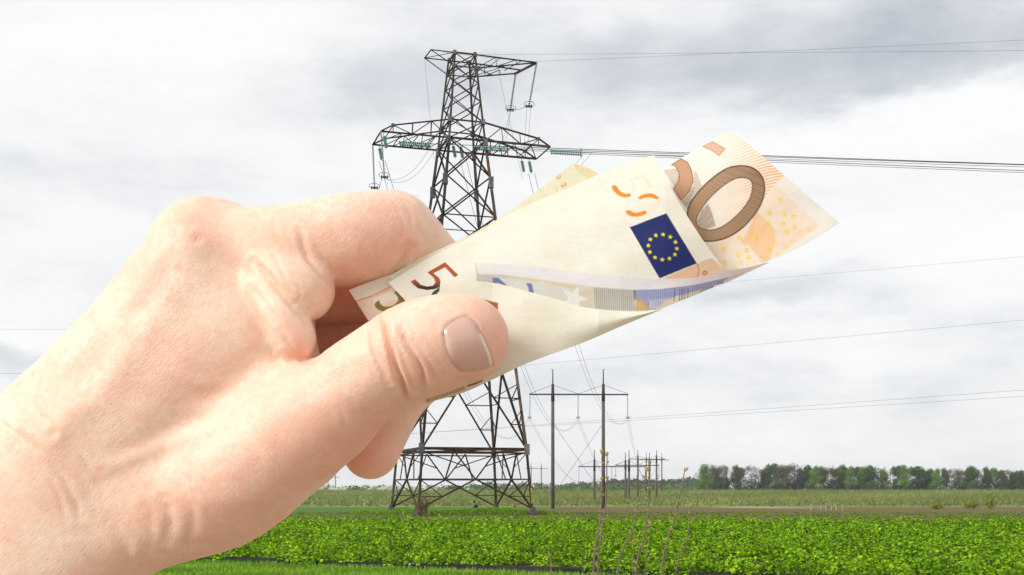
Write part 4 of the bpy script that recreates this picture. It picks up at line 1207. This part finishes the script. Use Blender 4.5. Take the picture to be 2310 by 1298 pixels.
vd = N.new('ShaderNodeVectorMath', operation='ADD'); N.l.new(wv2, vd.inputs[0])
nz_ = N.new('ShaderNodeTexNoise'); nz_.inputs['Scale'].default_value = 300; N.l.new(oc, nz_.inputs['Vector'])
sc_ = N.new('ShaderNodeVectorMath', operation='SCALE'); N.l.new(nz_.outputs['Color'], sc_.inputs[0]); sc_.inputs['Scale'].default_value = .0016
N.l.new(sc_.outputs[0], vd.inputs[1]); N.l.new(vd.outputs[0], vor.inputs['Vector'])
cells = N.ramp(vor.outputs['Distance'], [(0, 0), (.12, .8), (.4, 1)])
hgt = N.m('ADD', N.m('MULTIPLY', cells, .30), N.m('MULTIPLY', N.noise(N.mapping(wv_, (.42, 1, 1.3)), 950, 6, .65), .8))
wr = N.noise(N.mapping(oc, (1, 1, .22), (0, math.radians(-28), 0)), 330, 4, .6, .6)
hgt = N.m('ADD', hgt, N.m('MULTIPLY', N.m('MULTIPLY', wr, N.m('ADD', at, .12)), 2.6))
hgt = N.m('MULTIPLY', hgt, N.ramp(N.noise(oc, 38, 3, .5), [(.3, .35), (.7, 1)]))
bn = N.new('ShaderNodeBump'); bn.inputs['Strength'].default_value = .62; bn.inputs['Distance'].default_value = .00030
N.l.new(hgt, bn.inputs['Height']); N.l.new(bn.outputs[0], b.inputs['Normal'])
hand = tag(link('hand', hand_me, sk), 'bare left hand and wrist pinching folded banknotes between thumb and fingers', 'hand')

# ---- fine pale hairs on the back of the hand
hair = MB(); hr = random.Random(3)
for k in range(170):
    q = (hr.uniform(690, 930), hr.uniform(438, 500)) if k < 40 else (hr.uniform(40, 480), hr.uniform(470, 1000))
    o_ = np.array([0, 0, D0]); d_ = HP(q[0], q[1], 0) - o_; d_ /= np.linalg.norm(d_)
    hit = base_bvh.ray_cast(Vector(o_), Vector(d_))
    if hit[0] is None: continue
    p0_, n0_ = np.array(hit[0]), np.array(hit[1])
    if n0_ @ d_ > 0: n0_ = -n0_
    fl = np.array((.55, .62, 0)) + np.array((hr.gauss(0, .25), hr.gauss(0, .25), 0)); fl = fl - n0_ * (fl @ n0_); fl /= np.linalg.norm(fl)
    L_ = hr.uniform(2.0, 4.2)
    pts_ = [p0_ - n0_ * .3, p0_ + fl * L_ * .35 + n0_ * L_ * .22, p0_ + fl * L_ * .7 + n0_ * L_ * .3, p0_ + fl * L_ + n0_ * L_ * .28]
    hair.tube([Vector(toW(v_)) for v_ in pts_], [.000026, .000024, .00002, .00001], 3, cap=False)
tag(hair.build('hair', simple_mat('fine_hair', (.62, .46, .30), .5), hand), kind='stuff')

# ---- thumbnail
npx = smooth_poly(nail_px, 2); ctr = np.mean(npx, 0)
NR, NA = 14, len(npx)
def hit_z(px, py):
    o_ = np.array([0, 0, D0]); d = HP(px, py, 0) - o_; d /= np.linalg.norm(d)
    r = base_bvh.ray_cast(Vector(o_), Vector(d))
    return np.array(r[0]) if r[0] is not None else None
c0 = hit_z(*ctr)
nv = []; edge = []
for ir in range(NR + 1):
    s = ir / NR
    for ia in range(NA):
        q = ctr + (npx[ia] - ctr) * s
        p = hit_z(*q)
        if p is None: p = c0.copy()
        n_ = (np.array([0, 0, D0]) - p); n_ /= np.linalg.norm(n_)
        t_ = float((q - ctr) @ np.array((.447, .894))) / 62
        nv.append(p + n_ * (.45 * (1 - s ** 9) - .12 + .55 * max(0, 1 - t_ * t_) * (1 - s ** 6)))
        edge.append(max(.30 * max(0.0, 1 - math.hypot(q[0] - 1006, q[1] - 782) / 34), 1 - line_dist([(1086, 755), (1103, 793), (1111, 826)], np.array([q[0]]), np.array([q[1]]))[0] / 7.0))
nf = [[i * NA + k, (i + 1) * NA + k, (i + 1) * NA + (k + 1) % NA, i * NA + (k + 1) % NA] for i in range(NR) for k in range(NA)]
nail_me = raw_mesh('thumbnail', toW(np.array(nv)), np.array(nf), True, {'tip': np.array(edge)})
nm = bpy.data.materials.new('nail'); nm.use_nodes = True
N = NT(nm.node_tree); b = N.n['Principled BSDF']
at = N.new('ShaderNodeAttribute', attribute_name='tip').outputs['Fac']; oc = N.new('ShaderNodeTexCoord').outputs['Object']
N.l.new(N.mix(N.ramp(at, [(.05, 0), (.6, 1)]), N.mix(N.ramp(N.noise(oc, 160, 3), [(.4, 0), (.6, 1)]), (.62, .375, .30, 1), (.66, .42, .345, 1)), (.80, .68, .56, 1)), b.inputs['Base Color'])
b.inputs['Roughness'].default_value = .2; b.inputs['Specular IOR Level'].default_value = .75; b.inputs['Subsurface Weight'].default_value = .2
b.inputs['Subsurface Radius'].default_value = (1, .4, .25); b.inputs['Subsurface Scale'].default_value = .0015
link('thumbnail', nail_me, nm, hand)
# ------------------------------------------------------------------ banknotes
def curve_pts(pts, t):
    """catmull-rom through pts at parameters t in 0..1 spaced by chord length"""
    P = np.array(pts, float); s = np.concatenate([[0], np.cumsum(np.hypot(*np.diff(P[:, :2], axis=0).T))]); s /= s[-1]
    out = np.empty((len(t), P.shape[1]))
    i = np.clip(np.searchsorted(s, t, side='right') - 1, 0, len(P) - 2)
    f = ((t - s[i]) / (s[i + 1] - s[i]))[:, None]
    p1, p2 = P[i], P[i + 1]
    def tang(k):
        k0, k1 = np.maximum(k - 1, 0), np.minimum(k + 1, len(P) - 1)
        return (P[k1] - P[k0]) / (s[k1] - s[k0])[:, None]
    h_ = (s[i + 1] - s[i])[:, None]; m1, m2 = tang(i) * h_, tang(i + 1) * h_
    return (2 * f**3 - 3 * f**2 + 1) * p1 + (f**3 - 2 * f**2 + f) * m1 + (-2 * f**3 + 3 * f**2) * p2 + (f**3 - f**2) * m2
note_m = bpy.data.materials.new('note_paper'); note_m.use_nodes = True
N = NT(note_m.node_tree); b = N.n['Principled BSDF']; out = N.n['Material Output']
at = N.new('ShaderNodeAttribute', attribute_name='print').outputs['Color']; oc = N.new('ShaderNodeTexCoord').outputs['Object']
fib = N.noise(oc, 260, 5, .65)
col = N.mix(1.0, at, N.ramp(fib, [(.3, .95), (.7, 1.02)]), blend='MULTIPLY')
soil_ = N.ramp(N.noise(oc, 45, 4, .6), [(.45, (1, 1, 1)), (.75, (.965, .945, .90))])
col = N.mix(1.0, col, soil_, blend='MULTIPLY')
N.l.new(col, b.inputs['Base Color']); b.inputs['Roughness'].default_value = .62; b.inputs['Specular IOR Level'].default_value = .22
bn = N.new('ShaderNodeBump'); bn.inputs['Strength'].default_value = .35; bn.inputs['Distance'].default_value = .0011
N.l.new(N.m('ADD', N.noise(N.mapping(oc, (1, 1, 2.2), (0, .5, 0)), 70, 5, .6), N.m('MULTIPLY', fib, .2)), bn.inputs['Height']); N.l.new(bn.outputs[0], b.inputs['Normal'])
tr = N.new('ShaderNodeBsdfTranslucent'); N.l.new(N.mix(1.0, col, (1, .95, .80, 1), blend='MULTIPLY'), tr.inputs[0])
mx = N.new('ShaderNodeMixShader'); mx.inputs[0].default_value = .22
N.l.new(b.outputs[0], mx.inputs[1]); N.l.new(tr.outputs[0], mx.inputs[2]); N.l.new(mx.outputs[0], out.inputs[0])

class Paint:
    """print on paper: colour per point of the sheet"""
    def __init__(s, X, Y, base):
        s.X, s.Y = X.ravel(), Y.ravel(); s.c = np.tile(np.array(base, float), (len(s.X), 1))
    def lay(s, alpha, col, where=None):
        col = np.array(col, float)
        if where is None: s.c = s.c * (1 - alpha[:, None]) + col * alpha[:, None]
        else: s.c[where] = s.c[where] * (1 - alpha[:, None]) + col * alpha[:, None]
    def mask(s, poly, soft=1.3):
        poly = [tuple(map(float, p)) for p in poly]
        x = [p[0] for p in poly]; y = [p[1] for p in poly]
        w = np.where((s.X > min(x) - 3) & (s.X < max(x) + 3) & (s.Y > min(y) - 3) & (s.Y < max(y) + 3))[0]
        d = poly_dist(poly, s.X[w], s.Y[w])
        return w, d
    def poly(s, poly, col, a=1.0, soft=1.5, mod=None, outline=None, ow=1.5, sm=0):
        if sm: poly = smooth_poly(poly, sm)
        w, d = s.mask(poly)
        al = np.clip(.5 - d / soft, 0, 1) * a
        if mod is not None: al = al * mod(s.X[w], s.Y[w])
        s.lay(al, col, w)
        if outline is not None: s.lay(np.clip(1.2 - np.abs(d) / ow, 0, 1), outline, w)
    def line(s, pts, col, wd, a=1.0):
        d = line_dist([tuple(p) for p in pts], s.X, s.Y); s.lay(np.clip(1.0 - (d - wd / 2) / 1.4, 0, 1) * (d < wd + 4) * a, col)
    def ring(s, x, y, r, wd, col, a=1.0):
        w = np.where((np.abs(s.X - x) < r + 5) & (np.abs(s.Y - y) < r + 5))[0]
        d = np.abs(np.hypot(s.X[w] - x, s.Y[w] - y) - r); s.lay(np.clip(1.25 - d / wd, 0, 1) * a, col, w)
    def dot(s, x, y, r, col):
        w = np.where((np.abs(s.X - x) < r + 4) & (np.abs(s.Y - y) < r + 4))[0]
        s.lay(np.clip(.5 - (np.hypot(s.X[w] - x, s.Y[w] - y) - r) / 1.5, 0, 1), col, w)
def stripes(period, ang, duty=.5, lo=0.0):
    ca, sa = math.cos(ang), math.sin(ang)
    return lambda X, Y: lo + (1 - lo) * np.clip(.5 + (.5 * np.sin((X * ca + Y * sa) * 2 * np.pi / period) + (duty - .5)) * 1.6, 0, 1)

def sheet(label, top, bot, zf, painter, base, step=1.7, bulge=(0, 0), rip=.25):
    Lx = max(np.hypot(*np.diff(np.array(top, float), axis=0).T).sum(), np.hypot(*np.diff(np.array(bot, float), axis=0).T).sum())
    Ly = max(math.dist(top[0], bot[0]), math.dist(top[-1], bot[-1]), math.dist(top[len(top) // 2], bot[len(bot) // 2]))
    nu, nv = int(Lx / step) + 2, int(Ly / step) + 2
    u = np.linspace(0, 1, nu); v = np.linspace(0, 1, nv)
    A_, B_ = curve_pts(top, u), curve_pts(bot, u)
    px = A_[:, None, 0] * (1 - v[None]) + B_[:, None, 0] * v[None]; py = A_[:, None, 1] * (1 - v[None]) + B_[:, None, 1] * v[None]
    bl = bulge[0] * (1 - u)[:, None] ** 3 + bulge[1] * u[:, None] ** 3
    px = px + bl * 4 * v[None] * (1 - v[None])
    U, Vv = np.meshgrid(u, v, indexing='ij')
    z = zf(px, U, Vv) + rip * (np.sin(px * .021 + py * .013) * np.sin(py * .035 + 1.3) + .5 * np.sin(px * .05 - py * .03))
    d = D0 - z
    P = np.stack([(px - CX) * d / FPX, (HROW - py) * d / FPX, z], -1).reshape(-1, 3)
    pt = Paint(px, py, base)
    if painter: painter(pt)
    idx = np.arange(nu * nv).reshape(nu, nv)
    F = np.stack([idx[:-1, :-1], idx[:-1, 1:], idx[1:, 1:], idx[1:, :-1]], -1).reshape(-1, 4)
    me = raw_mesh('banknote', toW(P), F, True, {'print': np.clip(pt.c, 0, 1)})
    o = link('banknote', me, note_m)
    return tag(o, label, 'banknote', 'banknotes held in the hand')
def zcurve(xp, zp): return lambda x: np.interp(x, xp, zp)
def z4(pts): return [(1360 + .3235 * x, 280 + .3235 * y) for x, y in pts]
def z5(pts): return [(760 + .339 * x, 520 + .339 * y) for x, y in pts]
def zb(pts): return [(1060 + .2684 * x, 560 + .2684 * y) for x, y in pts]
CREAM = (.845, .838, .742)

# ---- the orange fifty standing at the back, showing its big zero
ORANGE, BROWN, DARK = (.90, .40, .13), (.40, .20, .075), (.10, .045, .02)
def paint_back(p):
    g = np.hypot(p.X - 1790, (p.Y - 760) * .82)
    arcs = .5 + .5 * np.sin(g * 2 * np.pi / 5.4)
    w, d = p.mask(z4([(400, 330), (700, 160), (880, 40), (1290, 335), (1200, 420), (1070, 600), (960, 700), (860, 900), (760, 940), (600, 640)]))
    right = np.clip((p.X[w] - 1580) / 170, .25, 1)
    p.lay(np.clip(.5 - d / 4, 0, 1) * np.clip(arcs[w] * 1.7 - .55, 0, 1) * right * 1.0, (.93, .42, .12), w)
    p.poly(z4([(1205, 420), (1515, 712), (1300, 860), (1140, 965), (1000, 1000), (860, 1035), (735, 880), (800, 815), (980, 720), (1080, 600)]), (.92, .62, .42), .55, mod=stripes(4.6, -.75, .5, .25))
    p.poly(z4([(1070, 610), (1200, 735), (1206, 800), (1180, 900), (1155, 960), (1120, 966), (1060, 900), (1020, 850), (960, 830), (1000, 770)]), (.90, .45, .13), .75, mod=stripes(4.2, -.6, .55, .35))
    p.poly(z4([(1180, 735), (1515, 712), (1440, 760), (1300, 860), (1195, 910), (1205, 800)]), (.90, .66, .52), .3)
    # motif of an arch in dark hatching
    for q in ([(425, 318), (520, 312), (545, 380), (500, 440), (425, 330)], [(635, 330), (655, 335), (690, 432), (650, 500), (590, 602), (548, 540), (605, 490), (632, 420)]):
        p.poly(z4(q), (.24, .11, .05), .95, mod=lambda X, Y: np.clip(.35 + .65 * np.sin(X * 1.5 + Y * .2) * np.sin(Y * 1.5), 0, 1))
    p.poly(z4([(590, 460), (640, 440), (600, 600), (548, 545)]), (.14, .07, .03), .6, mod=stripes(3.4, .8))
    # partial figure at the left
    p.poly(z4([(478, 285), (545, 243), (592, 270), (620, 330), (629, 400), (602, 472), (545, 534), (492, 452), (528, 400), (532, 345), (505, 292)]), (.52, .26, .12), .95, mod=stripes(4.0, .9, .75, .7), outline=(.28, .11, .05), ow=1.5)
    p.poly(z4([(693, 158), (762, 122), (855, 174), (808, 222), (750, 180)]), (.62, .36, .23), .9, mod=stripes(4.0, .9, .75, .6), outline=(.5, .25, .12), ow=1.1)
    outer = z4([(690, 800), (610, 690), (580, 612), (640, 500), (750, 385), (860, 308), (950, 288), (1045, 300), (1112, 360), (1133, 450), (1112, 545), (1060, 632), (980, 722), (880, 790), (790, 816), (710, 820)])
    inner = z4([(648, 672), (672, 610), (745, 512), (850, 420), (920, 380), (980, 371), (1032, 388), (1047, 432), (1032, 510), (980, 592), (900, 672), (820, 726), (750, 744), (690, 733), (656, 706)])
    o2, i2 = smooth_poly(outer, 2), smooth_poly(inner, 2)
    w, do = p.mask(o2); di = poly_dist(i2, p.X[w], p.Y[w])
    band = np.clip(.5 - do / 1.5, 0, 1) * np.clip(.5 + di / 1.5, 0, 1)
    hatch = stripes(3.6, .95, .6, .62)(p.X[w], p.Y[w])
    grad = np.clip((p.X[w] - 1540) / 190, 0, 1)[:, None]
    c_ = np.array((.42, .21, .075)) * (1 - grad) + np.array((.20, .105, .04)) * grad
    a = (band * hatch)[:, None]; p.c[w] = p.c[w] * (1 - a) + c_ * a
    p.lay(np.clip(1.4 - np.abs(do) / 1.7, 0, 1), DARK, w); p.lay(np.clip(1.2 - np.abs(di) / 1.5, 0, 1), DARK, w)
    p.poly(z4([(733, 555), (762, 620), (788, 712), (720, 737), (672, 716), (656, 682), (690, 600)]), (.24, .125, .055), .8, mod=stripes(3.8, .2, .55, .35))
    for x, y in [(1240, 530), (1163, 622), (1265, 632), (1328, 648), (1153, 690), (1258, 698), (1338, 717), (955, 798), (838, 875), (850, 967), (1038, 768), (1073, 800), (945, 915), (1163, 880), (1282, 754), (1001, 881), (1017, 930)]:
        p.ring(1360 + .3235 * x, 280 + .3235 * y, 3.8, 1.8, (.93, .66, .0))
    for x, y in [(1436, 731), (1105, 757), (1378, 752), (1173, 782), (1127, 845), (1208, 832), (1322, 819), (1273, 860), (1221, 909), (962, 965), (926, 1005), (1110, 955)]:
        p.ring(1360 + .3235 * x, 280 + .3235 * y, 3.4, 1.4, (.93, .70, .10), .9)
sheet('orange fifty note at the back with a large brown zero, tip pointing right',
      [(1400, 422), (1497, 377), (1560, 344), (1610, 314), (1640, 299), (1662, 299)], [(1500, 690), (1600, 634), (1638, 618), (1716, 595), (1781, 569), (1840, 538), (1895, 503)],
      lambda px, U, V: -4.5 + 3 * U - 9 * np.clip(.42 - V, 0, 1) ** 2 * 4 * (.4 + .6 * U) + 1.5 * np.sin(U * 3) * V, paint_back, (.87, .845, .785), bulge=(0, -4))

# ---- yellowish note peeping out above the front sheet
def paint_peep(p):
    w = np.where((p.X < 1300) & (p.X > 1130))[0]
    p.poly([(1294, 371), (1318, 376), (1352, 393), (1330, 408), (1300, 385)], (.84, .74, .42), .75)
    p.poly([(1294, 371), (1305, 374), (1302, 382)], (.82, .68, .28), .9)
    p.poly([(1305, 392), (1330, 378), (1352, 393), (1322, 408)], (.9, .66, .40), .5, mod=stripes(4.5, 1.15, .45))
    p.poly([(1180, 468), (1240, 432), (1252, 440), (1196, 470)], (.88, .76, .38), .45, mod=stripes(5.5, .35, .4))
    p.poly([(1252, 425), (1256, 424), (1262, 434), (1257, 432)], (.86, .62, .25), .8)
    p.line([(1257, 397), (1256, 401), (1260, 404), (1264, 401), (1263, 396)], (.82, .36, .10), 1.4)
    p.line([(1274, 413), (1277, 416), (1276, 419), (1268, 418), (1266, 420), (1271, 424)], (.82, .36, .10), 1.4)
sheet('pale yellow note peeping out as a thin wedge above the front cream sheet',
      [(878, 623), (960, 577), (1035, 543), (1085, 517), (1140, 483), (1220, 424), (1270, 387), (1294, 371), (1318, 375), (1354, 393)], [(900, 660), (960, 610), (1035, 575), (1085, 545), (1140, 512), (1225, 475), (1270, 460), (1300, 445), (1330, 430), (1370, 400)],
      lambda px, U, V: np.interp(px, [880, 1000, 1200, 1350], [-1.7, -2.4, -4.2, -4.8]) + .3 * V, paint_peep, (.87, .845, .66), rip=.12)

# ---- lower left note end with orange lines
def paint_end(p):
    p.poly([(801, 681), (880, 650), (905, 700), (840, 732), (825, 720)], (.78, .33, .17), .62, mod=stripes(4.6, 1.1, .5))
    p.line([(801, 681), (838, 668), (880, 648)], (.72, .26, .14), 1.4)
    p.poly([(838, 668), (880, 650), (900, 672), (846, 690)], (.85, .80, .68), .9)
    for k in range(9): x = 840 + k * 4.6; y = 668 - (x - 840) * .47; p.line([(x, y), (x + 1.5, y + 4.5)], (.78, .33, .2), 1.0)
    p.poly(z5([(243, 490), (270, 528), (310, 542), (380, 532), (440, 495), (457, 462), (435, 420), (398, 403), (376, 412), (404, 438), (410, 470), (372, 503), (312, 510), (285, 485), (283, 462)]), (.21, .16, .035), .97, sm=2)
sheet('folded note end with orange lines and an olive numeral, farthest left in the grip',
      [(787, 655), (830, 638), (878, 621), (930, 604), (985, 582)], [(831, 724), (880, 712), (940, 702), (1000, 690)],
      lambda px, U, V: -1.7 + .9 * V - .6 * U, paint_end, (.80, .755, .63), step=1.5, rip=.15)

# ---- front cream sheet with the flag
def paint_front(p):
    or_, pk = (.93, .27, .025), (.90, .72, .62)
    p.poly(z4([(170, 383), (290, 350), (343, 435), (322, 447), (275, 378), (205, 398), (232, 425), (238, 450), (222, 476), (196, 486), (190, 470), (206, 455), (205, 432)]), pk, .65)
    p.poly(z4([(395, 525), (402, 560), (372, 595), (305, 612), (300, 598), (350, 580), (376, 552), (374, 528)]), pk, .5); p.poly(z4([(245, 512), (180, 530), (150, 565), (155, 605), (175, 606), (178, 575), (200, 550), (255, 528)]), pk, .5)
    p.poly(z4([(55, 432), (90, 423), (118, 468), (160, 490), (188, 480), (201, 500), (168, 515), (120, 508), (78, 474)]), or_, sm=1)
    p.poly(z4([(243, 508), (300, 485), (352, 485), (397, 517), (374, 528), (335, 511), (300, 512), (254, 529)]), or_, sm=1)
    p.poly(z4([(153, 606), (190, 600), (212, 618), (250, 618), (298, 600), (309, 627), (250, 648), (195, 646), (165, 626)]), or_, sm=1)
    flag = z4([(187, 720), (443, 622), (655, 972), (395, 1078)])
    p.poly(flag, (.020, .032, .155), soft=1.2)
    for x, y in [(369, 777), (420, 771), (470, 788), (506, 824), (516, 869), (502, 910), (464, 939), (414, 946), (364, 931), (328, 894), (317, 848), (331, 805)]:
        X, Y = 1360 + .3235 * x, 280 + .3235 * y
        st = []
        for k in range(10):
            a = -math.pi / 2 + k * math.pi / 5 + .1; r = 5.2 if k % 2 == 0 else 2.6; st.append((X + r * math.cos(a), Y + r * math.sin(a)))
        p.poly(st, (.90, .80, .02), soft=1.2)
    p.poly(z4([(415, 1080), (655, 976), (668, 1062), (640, 1110), (420, 1110)]), (.80, .47, .28), .85)
    p.poly(z4([(655, 975), (752, 934), (778, 948), (862, 1030), (850, 1070), (670, 1090), (668, 1060)]), (.72, .36, .15), .8, mod=lambda X, Y: .75 + .25 * np.sin(X * .9) * np.sin(Y * 1.0))
    p.ring(1360 + .3235 * 712, 280 + .3235 * 1040, 4, 2, (.45, .17, .06)); p.line(z4([(658, 978), (670, 1020), (660, 1065)]), (.55, .22, .08), 1.2)
    # red brown numeral with a black lower part
    red_, blk = np.array((.42, .095, .03)), np.array((.055, .035, .028))
    five = z5([(720, 212), (808, 297), (783, 313), (720, 246), (642, 285), (682, 318), (694, 352), (688, 375), (650, 392), (600, 398), (540, 386), (508, 360), (491, 340), (521, 326), (558, 362), (600, 374), (640, 368), (656, 345), (644, 315), (602, 280)])
    w, d = p.mask(five); g = np.clip((p.Y[w] - 635) / 14, 0, 1)[:, None]; a = np.clip(.5 - d / 1.3, 0, 1)[:, None]
    p.c[w] = p.c[w] * (1 - a) + (red_ * (1 - g) + blk * g) * a
    p.poly(z5([(624, 440), (640, 408), (690, 372), (720, 372), (690, 398), (664, 422), (655, 445)]), blk, .95)
sheet('large cream front sheet printed with an orange 50 and the blue flag',
      [(876, 638), (960, 586), (1035, 549), (1085, 523), (1140, 488), (1225, 448), (1293, 420), (1352, 393), (1420, 366), (1475, 350)], [(928, 692), (1000, 682), (1085, 662), (1200, 660), (1300, 668), (1400, 672), (1500, 662), (1570, 645), (1640, 616)],
      lambda px, U, V: np.interp(px, [880, 1000, 1200, 1500, 1640], [0, -.2, 1.2, 4.0, 3.2]) - 2.6 * (1 - V) ** 2 * np.clip(U * 3, .15, 1) + 2.0 * np.sin(np.pi * V) * np.clip(U * 1.6 - .5, 0, 1), paint_front, CREAM, bulge=(0, -10))

# ---- blue and grey note in the mouth of the fold
def paint_blue(p):
    pap = (.80, .80, .84)
    band = zb([(60, 218), (300, 225), (600, 262), (900, 305), (1050, 325), (1380, 352), (1600, 345), (1850, 315), (2050, 275), (2310, 200)])
    low = zb([(2310, 520), (60, 520)])
    BL = (.16, .20, .55)
    p.poly(band + low, (.70, .70, .68), .9)
    p.poly(zb([(60, 218), (300, 228), (420, 262), (190, 248), (192, 310), (66, 300)]), (.30, .28, .22), .55, mod=stripes(3.9, 0.05, .55))
    p.poly(zb([(300, 228), (540, 262), (900, 320), (880, 345), (540, 280), (330, 250)]), (.72, .62, .36), .8)
    p.poly(zb([(190, 250), (240, 250), (330, 330), (330, 360), (192, 300)]), (.10, .13, .42), .95, mod=stripes(3.2, .6, .8, .6)); p.poly(zb([(225, 290), (260, 300), (290, 330), (230, 305)]), (.5, .52, .68), .8)
    p.poly(zb([(472, 294), (520, 298), (542, 400), (500, 400), (492, 335)]), (.10, .13, .42), .95, mod=stripes(3.2, .6, .8, .6))
    for x0 in (340, 590):
        for q in ([(x0, 280), (x0 + 85, 300), (x0 + 85, 306), (x0, 286)], [(x0 + 10, 300), (x0 + 14, 300), (x0 + 20, 390), (x0 + 14, 390)], [(x0 + 45, 305), (x0 + 49, 306), (x0 + 52, 400), (x0 + 47, 400)], [(x0 + 10, 340), (x0 + 70, 352), (x0 + 70, 357), (x0 + 10, 346)]): p.poly(zb(q), (.82, .82, .80), .8)
    p.poly(zb([(910, 318), (1045, 330), (1050, 520), (910, 520)]), (.72, .62, .42), .75, mod=lambda X, Y: .7 + .3 * np.sin(X * 1.3) * np.sin(Y * 1.3))
    p.poly(zb([(772, 340), (860, 375), (912, 322), (916, 395), (995, 432), (920, 450), (915, 500), (780, 480), (825, 420)]), (.85, .85, .87), 1.0)
    p.poly(zb([(1045, 332), (1380, 352), (1390, 530), (1050, 520)]), (.27, .25, .18), .75, mod=stripes(4.4, 0.03, .55, .15))
    p.poly(zb([(1380, 352), (1600, 345), (1850, 315), (2050, 275), (2180, 245), (2060, 330), (1900, 390), (1740, 400), (1560, 520), (1500, 520), (1400, 430)]), BL, .85, mod=stripes(4.2, .08, .6, .45))
    p.poly(zb([(1372, 355), (1392, 355), (1400, 440), (1380, 435)]), (.13, .13, .17), .7)
    p.poly(zb([(1395, 432), (1440, 430), (1500, 480), (1500, 528), (1390, 528)]), (.62, .40, .10), .9, mod=stripes(5, 0.1, .7, .6))
    p.poly(zb([(1505, 440), (1650, 420), (1740, 405), (1560, 515), (1510, 520)]), (.78, .78, .86), .7, mod=stripes(4.6, .2, .5))
    p.poly(zb([(1560, 512), (1640, 450), (1760, 400), (1960, 345), (1900, 395), (1740, 470), (1620, 515)]), (.78, .70, .52), .9)
    p.line(zb([(1600, 515), (1740, 468), (1900, 400), (2010, 345)]), (.75, .58, .06), 2.6); p.line(zb([(1560, 522), (1650, 505), (1760, 462), (1900, 402)]), (.12, .11, .08), 2.0, .8)
    for x in (1722, 1765, 1785, 1805, 1835): p.line(zb([(x, 345), (x - 5, 440)]), (.13, .16, .45), 1.0, .8)
    p.poly(zb([(2040, 300), (2140, 285), (2150, 320), (2030, 335)]), (.84, .84, .86), .95); p.line(zb([(2035, 330), (2050, 305), (2130, 290)]), BL, 1.2)
    p.line(zb([(45, 128), (62, 220), (66, 300)]), (.5, .45, .33), 1.6, .7)
sheet('narrow blue and grey printed note strip with a star inside the fold mouth',
      [(1072, 594), (1130, 595), (1190, 600), (1300, 614), (1390, 624), (1486, 629), (1560, 627), (1638, 612), (1690, 603), (1732, 592)], [(1080, 690), (1130, 694), (1184, 702), (1300, 716), (1400, 714), (1467, 704), (1541, 677), (1599, 653), (1638, 638), (1734, 593)],
      lambda px, U, V: np.interp(px, [1072, 1120, 1200, 1400, 1560, 1735], [1.5, 2.0, 3.6, 6.4, 6.2, 4.2]) - 1.6 * V, paint_blue, (.82, .81, .875), step=1.3, rip=.2)

# ---- lower cream flap under the thumb
def paint_flap(p):
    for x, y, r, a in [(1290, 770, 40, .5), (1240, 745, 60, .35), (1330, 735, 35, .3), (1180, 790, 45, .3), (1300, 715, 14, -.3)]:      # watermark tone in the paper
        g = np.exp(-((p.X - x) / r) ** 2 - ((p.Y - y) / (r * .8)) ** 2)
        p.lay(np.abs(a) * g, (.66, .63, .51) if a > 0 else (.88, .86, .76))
    p.poly(z5([(935, 450), (1073, 483), (1071, 562), (1034, 528), (1040, 505), (945, 478)]), (.42, .105, .035), 1.0)
    p.poly(z5([(805, 436), (848, 434), (842, 452), (815, 450)]), (.06, .04, .03), .95)
    p.poly(z5([(590, 1125), (700, 1085), (850, 1025), (855, 1060), (720, 1105), (600, 1150)]), (.30, .17, .06), .8, mod=stripes(4.2, 0.3, .55, .2))
    p.poly(z5([(590, 1120), (690, 1085), (700, 1115), (600, 1150)]), (.75, .52, .18), .6, mod=stripes(3.6, .2, .5, .2))
    p.poly(z5([(860, 1025), (905, 1005), (960, 985), (972, 990), (968, 1005), (910, 1030), (870, 1040)]), (.09, .05, .03), .9)
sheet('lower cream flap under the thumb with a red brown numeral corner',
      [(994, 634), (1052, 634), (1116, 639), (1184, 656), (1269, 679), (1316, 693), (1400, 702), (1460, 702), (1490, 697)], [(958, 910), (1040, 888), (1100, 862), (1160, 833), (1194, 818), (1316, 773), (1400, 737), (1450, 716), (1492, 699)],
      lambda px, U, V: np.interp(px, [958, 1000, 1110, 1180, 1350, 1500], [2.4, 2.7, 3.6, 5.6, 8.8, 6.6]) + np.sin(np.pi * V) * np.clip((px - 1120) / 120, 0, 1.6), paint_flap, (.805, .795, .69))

# ------------------------------------------------------------------ air
hz = bpy.data.materials.new('haze_air'); hz.use_nodes = True
N = NT(hz.node_tree); N.n.remove(N.n['Principled BSDF'])
pv_ = N.new('ShaderNodeVolumePrincipled'); pv_.inputs['Color'].default_value = (.90, .93, 1.0, 1); pv_.inputs['Density'].default_value = .00014; pv_.inputs['Anisotropy'].default_value = .3
N.l.new(pv_.outputs[0], N.n['Material Output'].inputs['Volume'])
hb = MB().box((0, 0, 0), (2600, 1700, 24)).build('haze', hz)
hb.location = (0, 1600, 17)
tag(hb, 'thin pale haze over the whole plain', 'haze', kind='stuff')
